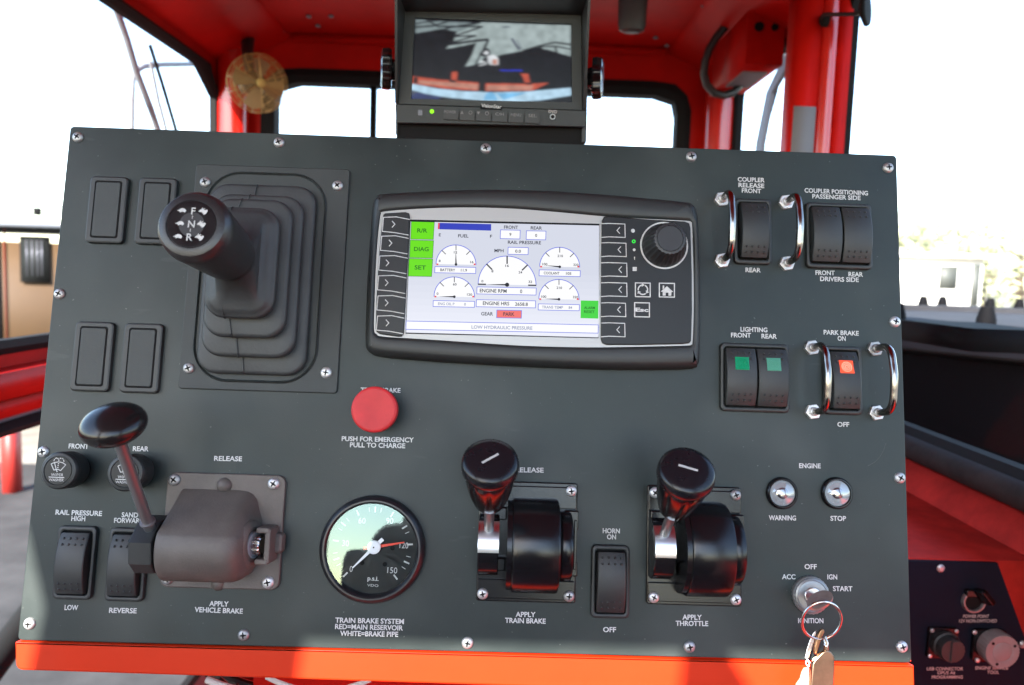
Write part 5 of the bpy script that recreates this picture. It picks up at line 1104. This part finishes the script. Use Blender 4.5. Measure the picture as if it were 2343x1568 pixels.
# round black disc on an arm by the right pillar
XP = XR - .058
ap = yw(1893, 46, yC - .008)
ml = wthing('disc_on_arm', ap, 'small black round disc on a thin arm fixed to the right red pillar', 'small mirror')
dp = yw(1981, 22, ap.y - .06)
m = MB(); m.lathe([(.011, 0), (.010, -.008), (.006, -.011)], 16, ap, (1, 0, 0)); wmesh('base_pad', m, 'seal', ml)
m = MB(); m.tube([tuple(ap + Vector((-.008, 0, 0))), tuple(ap + Vector((-.010, -.01, .004))), tuple(dp + Vector((-.012, .01, -.004))), tuple(dp)], .0032, 10); wmesh('arm', m, 'cable', ml)
m = MB(); m.lathe([(.001, -.008), (.012, -.0075), (.0235, -.003), (.0245, 0), (.0235, .003), (.001, .004)], 32, dp, (.80, -.6, .05)); wmesh('disc', m, 'seal', ml)
# seat added out of view; back outlined after seat and viewer mirrored in gauge
YSE = -.86
def mirror(gx, gy):
    px, py = (1180 + gx / 3.4087) / 1.6533, (1840 + gy / 3.4087) / 1.6533
    p = pt(px, py, 11); P = O + AU * p.x * .001 + AV * p.y * .001 + AN * .011; d = (P - CAMP).normalized(); r = d - AN * 2 * d.dot(AN)
    return P + r * ((YSE - P.y) / r.y)
MP = [mirror(*p) for p in ((330, 1200), (352, 960), (400, 850), (480, 812), (700, 805), (740, 660), (840, 540), (920, 480), (1120, 460), (1180, 330), (1400, 300), (1400, 1390), (330, 1390))]
SP = [(p.x, p.z) for p in MP[:10]] + [(-.05, 1.235), (.04, 1.238), (.10, 1.225), (.125, 1.19), (.135, 1.1), (.14, .70), (-.25, .70)]
seat = wthing('unseen_seat', Vector((-.05, YSE, ZFLOOR)), 'unseen dark seat, its back shaped to the seat and viewer silhouette mirrored in the gauge glass', 'seat')
m = MB(); m.prism(SP, 0, .12, .02); bmesh.ops.transform(m.bm, matrix=Matrix(((1, 0, 0, 0), (0, 0, 1, YSE - .12), (0, 1, 0, 0), (0, 0, 0, 1))), verts=m.bm.verts[:]); wmesh('backrest', m, 'seat', seat)
m = MB(); m.plate(.42, .34, .06, .58, .70, .03, -.055, YSE + .06); wmesh('cushion', m, 'seat', seat)
m = MB(); m.lathe([(.06, ZFLOOR + .001), (.05, .58)], 20, (-.055, YSE + .05, 0)); wmesh('pedestal', m, 'groove', seat)
m = MB(); m.box(XL - .40, XL - .055, YR, YF + .3, -.12, -.06); m.box(XL - .05, XR + .05, YR, YF + .3, -.5, ZFLOOR - .051); wmesh('chassis_deck', m, 'railsteel', cab)
# sockets on the auxiliary panel
def aq(px, py): return yw(px, py, YS - .001)
def ar(px): return px / F_PX * .75
FR = Matrix(((1, 0, 0, 0), (0, 0, -1, 0), (0, 1, 0, 0), (0, 0, 0, 1)))       # local z toward the viewer
def aux_thing(name, px, py, label, cat): return empty(name, Matrix.Translation(aq(px, py)) @ FR, label, cat)
ps = aux_thing('power_socket', 2224, 1374, 'round power socket with raised black flip cap on the small side panel', 'power socket')
r_ = ar(28) * 1000
m = MB(); m.lathe([(r_, 0), (r_, 3), (r_ * .93, 4.6), (r_ * .84, 4.6), (r_ * .78, 3.4), (r_ * .76, .5)], 40); m.build('socket_ring', 'ignbody', ps)
m = MB(); m.lathe([(r_ * .78, .2), (r_ * .78, 1.0)], 32); m.build('socket_well', 'groove', ps)
m = MB(); m.X = Matrix.Translation((r_ * .35, r_ * .55, 3)) @ Matrix.Rotation(rad(-48), 4, 'Z') @ Matrix.Rotation(rad(-20), 4, 'X'); m.plate(r_ * 1.5, r_ * .5, 1.5, 0, 13, 1.2); m.X = Matrix.Translation((-r_ * .15, r_ * .75, 0)); m.plate(r_ * 1.3, r_ * .6, 2, 0, 5, 1); m.build('flip_cap', 'gloss', ps)
us = aux_thing('data_connector', 2152, 1468, 'black capped square flange connector at the lower left of the side panel', 'connector')
r_ = ar(34) * 1000
m = MB(); m.plate(r_ * 2.1, r_ * 2.25, 3, 0, 4, 1.2); m.build('square_flange', 'gloss', us)
m = MB(); m.lathe([(r_ * .98, 4), (r_ * .98, 8), (r_ * .86, 9), (r_ * .86, 17), (r_ * .8, 18.5), (.01, 18.6)], 60, (2, -1, 0), scal=lambda a, z: 1 + (.02 * math.cos(20 * a) if z > 8.5 else 0)); m.plate(r_ * .5, r_ * 1.5, 2, 18, 20, .8, 3, -1); m.build('cap', 'plastic2', us)
for sx, sy in ((-1, 1), (-1, -1), (1, 1)):
    m = MB(); m.lathe([(2.2, 4), (2.0, 5), (.8, 5.6)], 12, (sx * r_ * .86, sy * r_ * .92, 0)); m.build('screw', 'steel', us)
sv = aux_thing('service_connector', 2262, 1474, 'round grey ribbed cap on the service connector of the side panel', 'connector')
r_ = ar(42) * 1000
m = MB(); m.plate(r_ * 1.9, r_ * 1.9, 4, 0, 4, 1.2, -2, 0); m.build('square_flange', 'gloss', sv)
m = MB(); m.lathe([(r_ * .97, 4), (r_ * .97, 17), (r_ * .94, 18.4), (r_ * .6, 18.6), (r_ * .55, 18.0), (r_ * .5, 18.5), (.01, 18.6)], 120, (2, 1, 0), scal=lambda a, z: 1 + (.022 * math.cos(30 * a) if z < 18.45 and z > 4.5 else 0)); m.mi = 1
for k in range(3):
    a = rad(30 + 110 * k); m.lathe([(1.5, 18.3), (1.5, 18.8)], 12, (2 + r_ * .75 * math.cos(a), 1 + r_ * .75 * math.sin(a), 0))
m.build('ribbed_cap', ['grey', 'groove'], sv)
for sx, sy in ((-1.05, .8), (-.75, -.85)):
    m = MB(); m.lathe([(2.4, 4), (2.2, 5.4), (.8, 6)], 12, (sx * r_, sy * r_, 0)); m.build('screw', 'steel', sv)
# ================================================================== OUTSIDE THE CAB
XO = XL - .16
mb_ = wthing('mirror_bracket', xw(380, 220, XO), 'thin grey mirror bracket outside the left window', 'mirror bracket')
m = MB(); m.tube([tuple(xw(x, y, XO)) for x, y in ((235, -50), (262, 10), (290, 90), (312, 165), (345, 250), (372, 330), (400, 420))], .008, 10); wmesh('strut', m, 'greysteel', mb_)
m = MB(); m.tube([tuple(xw(x, y, XO - .02)) for x, y in ((505, 146), (440, 147), (370, 148), (330, 152), (311, 162), (303, 180), (301, 230), (300, 330), (300, 420))], .007, 10); wmesh('hoop', m, 'greysteel', mb_)
wp = wthing('wiper', xw(380, 220, XL - .10), 'thin black wiper arm and blade outside the left window', 'wiper')
m = MB(); m.tube([tuple(xw(x, y, XL - .10)) for x, y in ((343, 104), (372, 195), (400, 290), (430, 400))], .0045, 8); wmesh('blade', m, 'seal', wp)
m = MB(); m.tube([tuple(xw(x, y, XL - .11)) for x, y in ((344, 140), (352, 180), (362, 230), (378, 290), (400, 400))], .004, 8); wmesh('arm', m, 'greysteel', wp)
wp2 = wthing('wiper', xw(1780, 200, XR + .1), 'long grey wiper outside the small right window', 'wiper')
m = MB(); m.prism([(p.y, p.z) for p in [xw(x, y, XR + .10) for x, y in ((1794, 124), (1752, 212), (1728, 330), (1722, 420), (1736, 420), (1742, 330), (1764, 214), (1812, 130))]], 0, .01)
bmesh.ops.transform(m.bm, matrix=Matrix(((0, 0, 1, XR + .10), (1, 0, 0, 0), (0, 1, 0, 0), (0, 0, 0, 1))), verts=m.bm.verts[:]); wmesh('blade', m, 'greysteel', wp2)
m = MB(); m.tube([tuple(xw(x, y, XR + .12)) for x, y in ((1800, 110), (1772, 220), (1742, 330), (1735, 420))], .005, 8); wmesh('arm', m, 'seal', wp2)
# tan railcar standing on the next track
YC = 9.0
rc = wthing('railcar', yw(-300, 1000, YC), 'tan railcar with grey roof standing outside the left window', 'railcar')
def RC(x0, y0, x1, y1, d0, d1, mt, nm, par=None):
    a, b = yw(x0, y0, YC), yw(x1, y1, YC); m = MB(); m.box(a.x, b.x, YC + d0, YC + d1, min(a.z, b.z), max(a.z, b.z)); return wmesh(nm, m, mt, par or rc)
RC(-900, 522, 330, 900, 0, 2.6, 'tan', 'body'); RC(-920, 488, 350, 521, -.25, 2.8, 'roofgrey', 'roof'); RC(-900, 901, 330, 960, .3, 2.3, 'groove', 'underframe')
RC(-14, 545, 8, 800, -.02, -.005, 'groove', 'door'); RC(12, 524, 22, 898, -.04, -.005, 'redpost', 'corner_post')
w1 = RC(50, 540, 118, 648, -.05, -.005, 'groove', 'window_frame'); RC(57, 548, 111, 640, -.06, -.051, 'darkwin', 'window_pane', w1)
for xx in (66, 78, 90, 100): RC(xx, 550, xx + 5, 632, -.066, -.0605, 'railsteel', 'window_curtain', w1)
m = MB(); a = yw(40, 488, YC); m.tube([(a.x, YC + .4, a.z), (a.x, YC + .4, a.z + .1)], .05, 10); m.tube([(a.x + .4, YC + .4, a.z), (a.x + .4, YC + .4, a.z + .14)], .09, 10); wmesh('roof_vents', m, 'groove', rc)
# red guard post and a dark barrier rail below the left window
YP = 6.6
rp = wthing('guard_post', yw(30, 1175, YP), 'red upright post outside the lower left window', 'post')
a = yw(30, 1180, YP); m = MB(); m.box(a.x - .06, a.x + .06, YP - .06, YP + .06, -.95, yw(30, 955, YP).z); wmesh('post_body', m, 'redpost', rp)
YT = 6.2
tr_ = wthing('barrier_rail', yw(0, 1182, YT), 'dark bluish barrier rail outside behind the red post', 'rail')
a, b = yw(-900, 1168, YT), yw(300, 1204, YT); m = MB(); m.box(a.x, b.x, YT, YT + .1, b.z, a.z)
for k in range(6): m.box(a.x + .4 + k * .55, a.x + .5 + k * .55, YT + .02, YT + .08, -.95, b.z)
wmesh('rail_beam', m, 'railsteel', tr_)
# door step bar just outside the lower left pane
sb = wthing('step_bar', xw(20, 1480, XL - .12), 'dark round bar outside the lower left corner', 'bar')
m = MB(); m.tube([tuple(xw(x, y, XL - .12)) for x, y in ((-60, 1580), (0, 1500), (60, 1420), (130, 1330))], .024, 12); wmesh('bar_tube', m, 'seal', sb)
# cables and a hose under the console
cb = pthing('cable_bundle', (-120, -215), 'loose grey and black cables hanging under the console flange', 'cables')
m = MB()
for k, (x0, x1, r_, z) in enumerate(((-195, -60, 4, -90), (-180, -95, 3, -70), (-150, -40, 5, -110), (-165, -70, 2.5, -60), (-120, -60, 3, -80))):
    m.tube([(x0 + 120 + (x1 - x0) * i / 10, -8 - 30 * math.sin(PI * i / 10) * (.5 + .2 * k) + 10, z) for i in range(11)], r_, 10)
m.build('black_cables', 'cable', cb)
m = MB(); m.tube([(-20 + 9 * i, 12 - 10 * math.sin(PI * i / 8), -50) for i in range(9)], 2.2, 10); m.tube([(-60 + 8 * i, 10 - 7 * math.sin(PI * i / 8), -46) for i in range(7)], 2.4, 10); m.build('pale_cables', mat('pale_cable', (.55, .54, .50), .4), cb)
# big dark drum with studded rim outside the right window
XD, YD = 1.9, .1
dz = yw(2100, 735, 1.25).z
dr = wthing('studded_drum', Vector((XD, YD + 1.6, -.9)), 'large black round machine drum with bolt studs along its rim', 'drum')
RD = 1.15; dcx, dcy = 1.95, 1.75
m = MB(); m.lathe([(RD * .97, -2.0), (RD * .97, -.075), (RD * .99, -.07)], 120, (dcx, dcy, dz)); wmesh('drum_wall', m, 'drum', dr)
m = MB(); m.lathe([(RD * .985, -.068), (RD, -.06), (RD, -.003), (RD * .995, 0), (RD * .8, 0), (RD * .8, -.02)], 120, (dcx, dcy, dz)); wmesh('drum_rim', m, 'drumrim', dr)
for k in range(44):
    a = 2 * PI * k / 44; rr_ = RD * (.965 if k % 2 else .88)
    m = MB(); m.lathe([(.021, 0), (.020, .012), (.014, .036), (.012, .04)], 10, (dcx + rr_ * math.cos(a), dcy + rr_ * math.sin(a), dz)); wmesh('stud', m, 'drum', dr)
m = MB(); aa, bb_ = yw(2226, 752, .55), yw(2420, 812, .55); m.box(aa.x, bb_.x, .55, .75, bb_.z, aa.z); wmesh('rim_block', m, 'drum', dr)
# pale building and trees beyond the right window
YBd = 26.0
bd = wthing('pale_building', yw(2140, 760, YBd), 'pale low building with dark windows beyond the right window', 'building')
a, b = yw(1990, 585, YBd), yw(2236, 760, YBd); m = MB(); m.box(a.x, b.x, YBd, YBd + 6, -.95, a.z); wmesh('wall', m, 'white', bd)
m = MB(); m.box(a.x - .3, b.x + .3, YBd - .3, YBd + 6.3, a.z + .002, a.z + .15); wmesh('roof', m, 'white', bd)
for x0, y0, x1, y1 in ((2150, 608, 2186, 662), (2226, 606, 2234, 700)):
    a, b = yw(x0, y0, YBd), yw(x1, y1, YBd); m = MB(); m.box(a.x, b.x, YBd - .04, YBd - .005, b.z, a.z); wmesh('window', m, mat('hazy_window', (.05, .055, .05), .6), bd)
random.seed(11)
def tree(px, py_top, Y, rw, label):
    top = yw(px, py_top, Y); h = top.z + .95; t = wthing('tree', Vector((top.x, Y, -.95)), label, 'tree', 'trees beyond the right window')
    m = MB(); m.tube([(top.x, Y, -.95), (top.x + .1, Y, h * .35 - .95), (top.x, Y, h * .8 - .95)], [.22, .16, .05], 10)
    for k in range(7):
        a = k * 2.4; z = h * (.35 + .07 * k) - .95; m.tube([(top.x, Y, z), (top.x + rw * .6 * math.cos(a), Y + rw * .6 * math.sin(a), z + h * .18)], [.07, .02], 6)
    wmesh('trunk', m, 'bark', t)
    m = MB(); cl_ = [(top.x + rw * random.uniform(-.8, .8), Y + rw * random.uniform(-.8, .8), h * random.uniform(.38, .96) - .95, rw * random.uniform(.2, .42)) for _ in range(26)]
    for _ in range(2600):
        c = random.choice(cl_); d = Vector((random.gauss(0, 1), random.gauss(0, 1), random.gauss(0, 1))).normalized() * c[3] * random.uniform(.6, 1.1); p = Vector(c[:3]) + d
        s_ = random.uniform(.10, .2); u = Vector((random.gauss(0, 1), random.gauss(0, 1), random.gauss(0, 1))).normalized(); v_ = u.orthogonal().normalized()
        m.face([m.v(p - u * s_), m.v(p + v_ * s_ * .5), m.v(p + u * s_), m.v(p - v_ * s_ * .5)])
    wmesh('crown', m, 'leaf', t, recalc=False)
tree(2262, 452, 36, 4.4, 'leafy tree behind the pale building')
tree(2345, 470, 30, 4.2, 'leafy tree right of the pale building')
tree(2110, 490, 40, 3.6, 'leafy tree left behind the pale building')
bpy.context.view_layer.update()
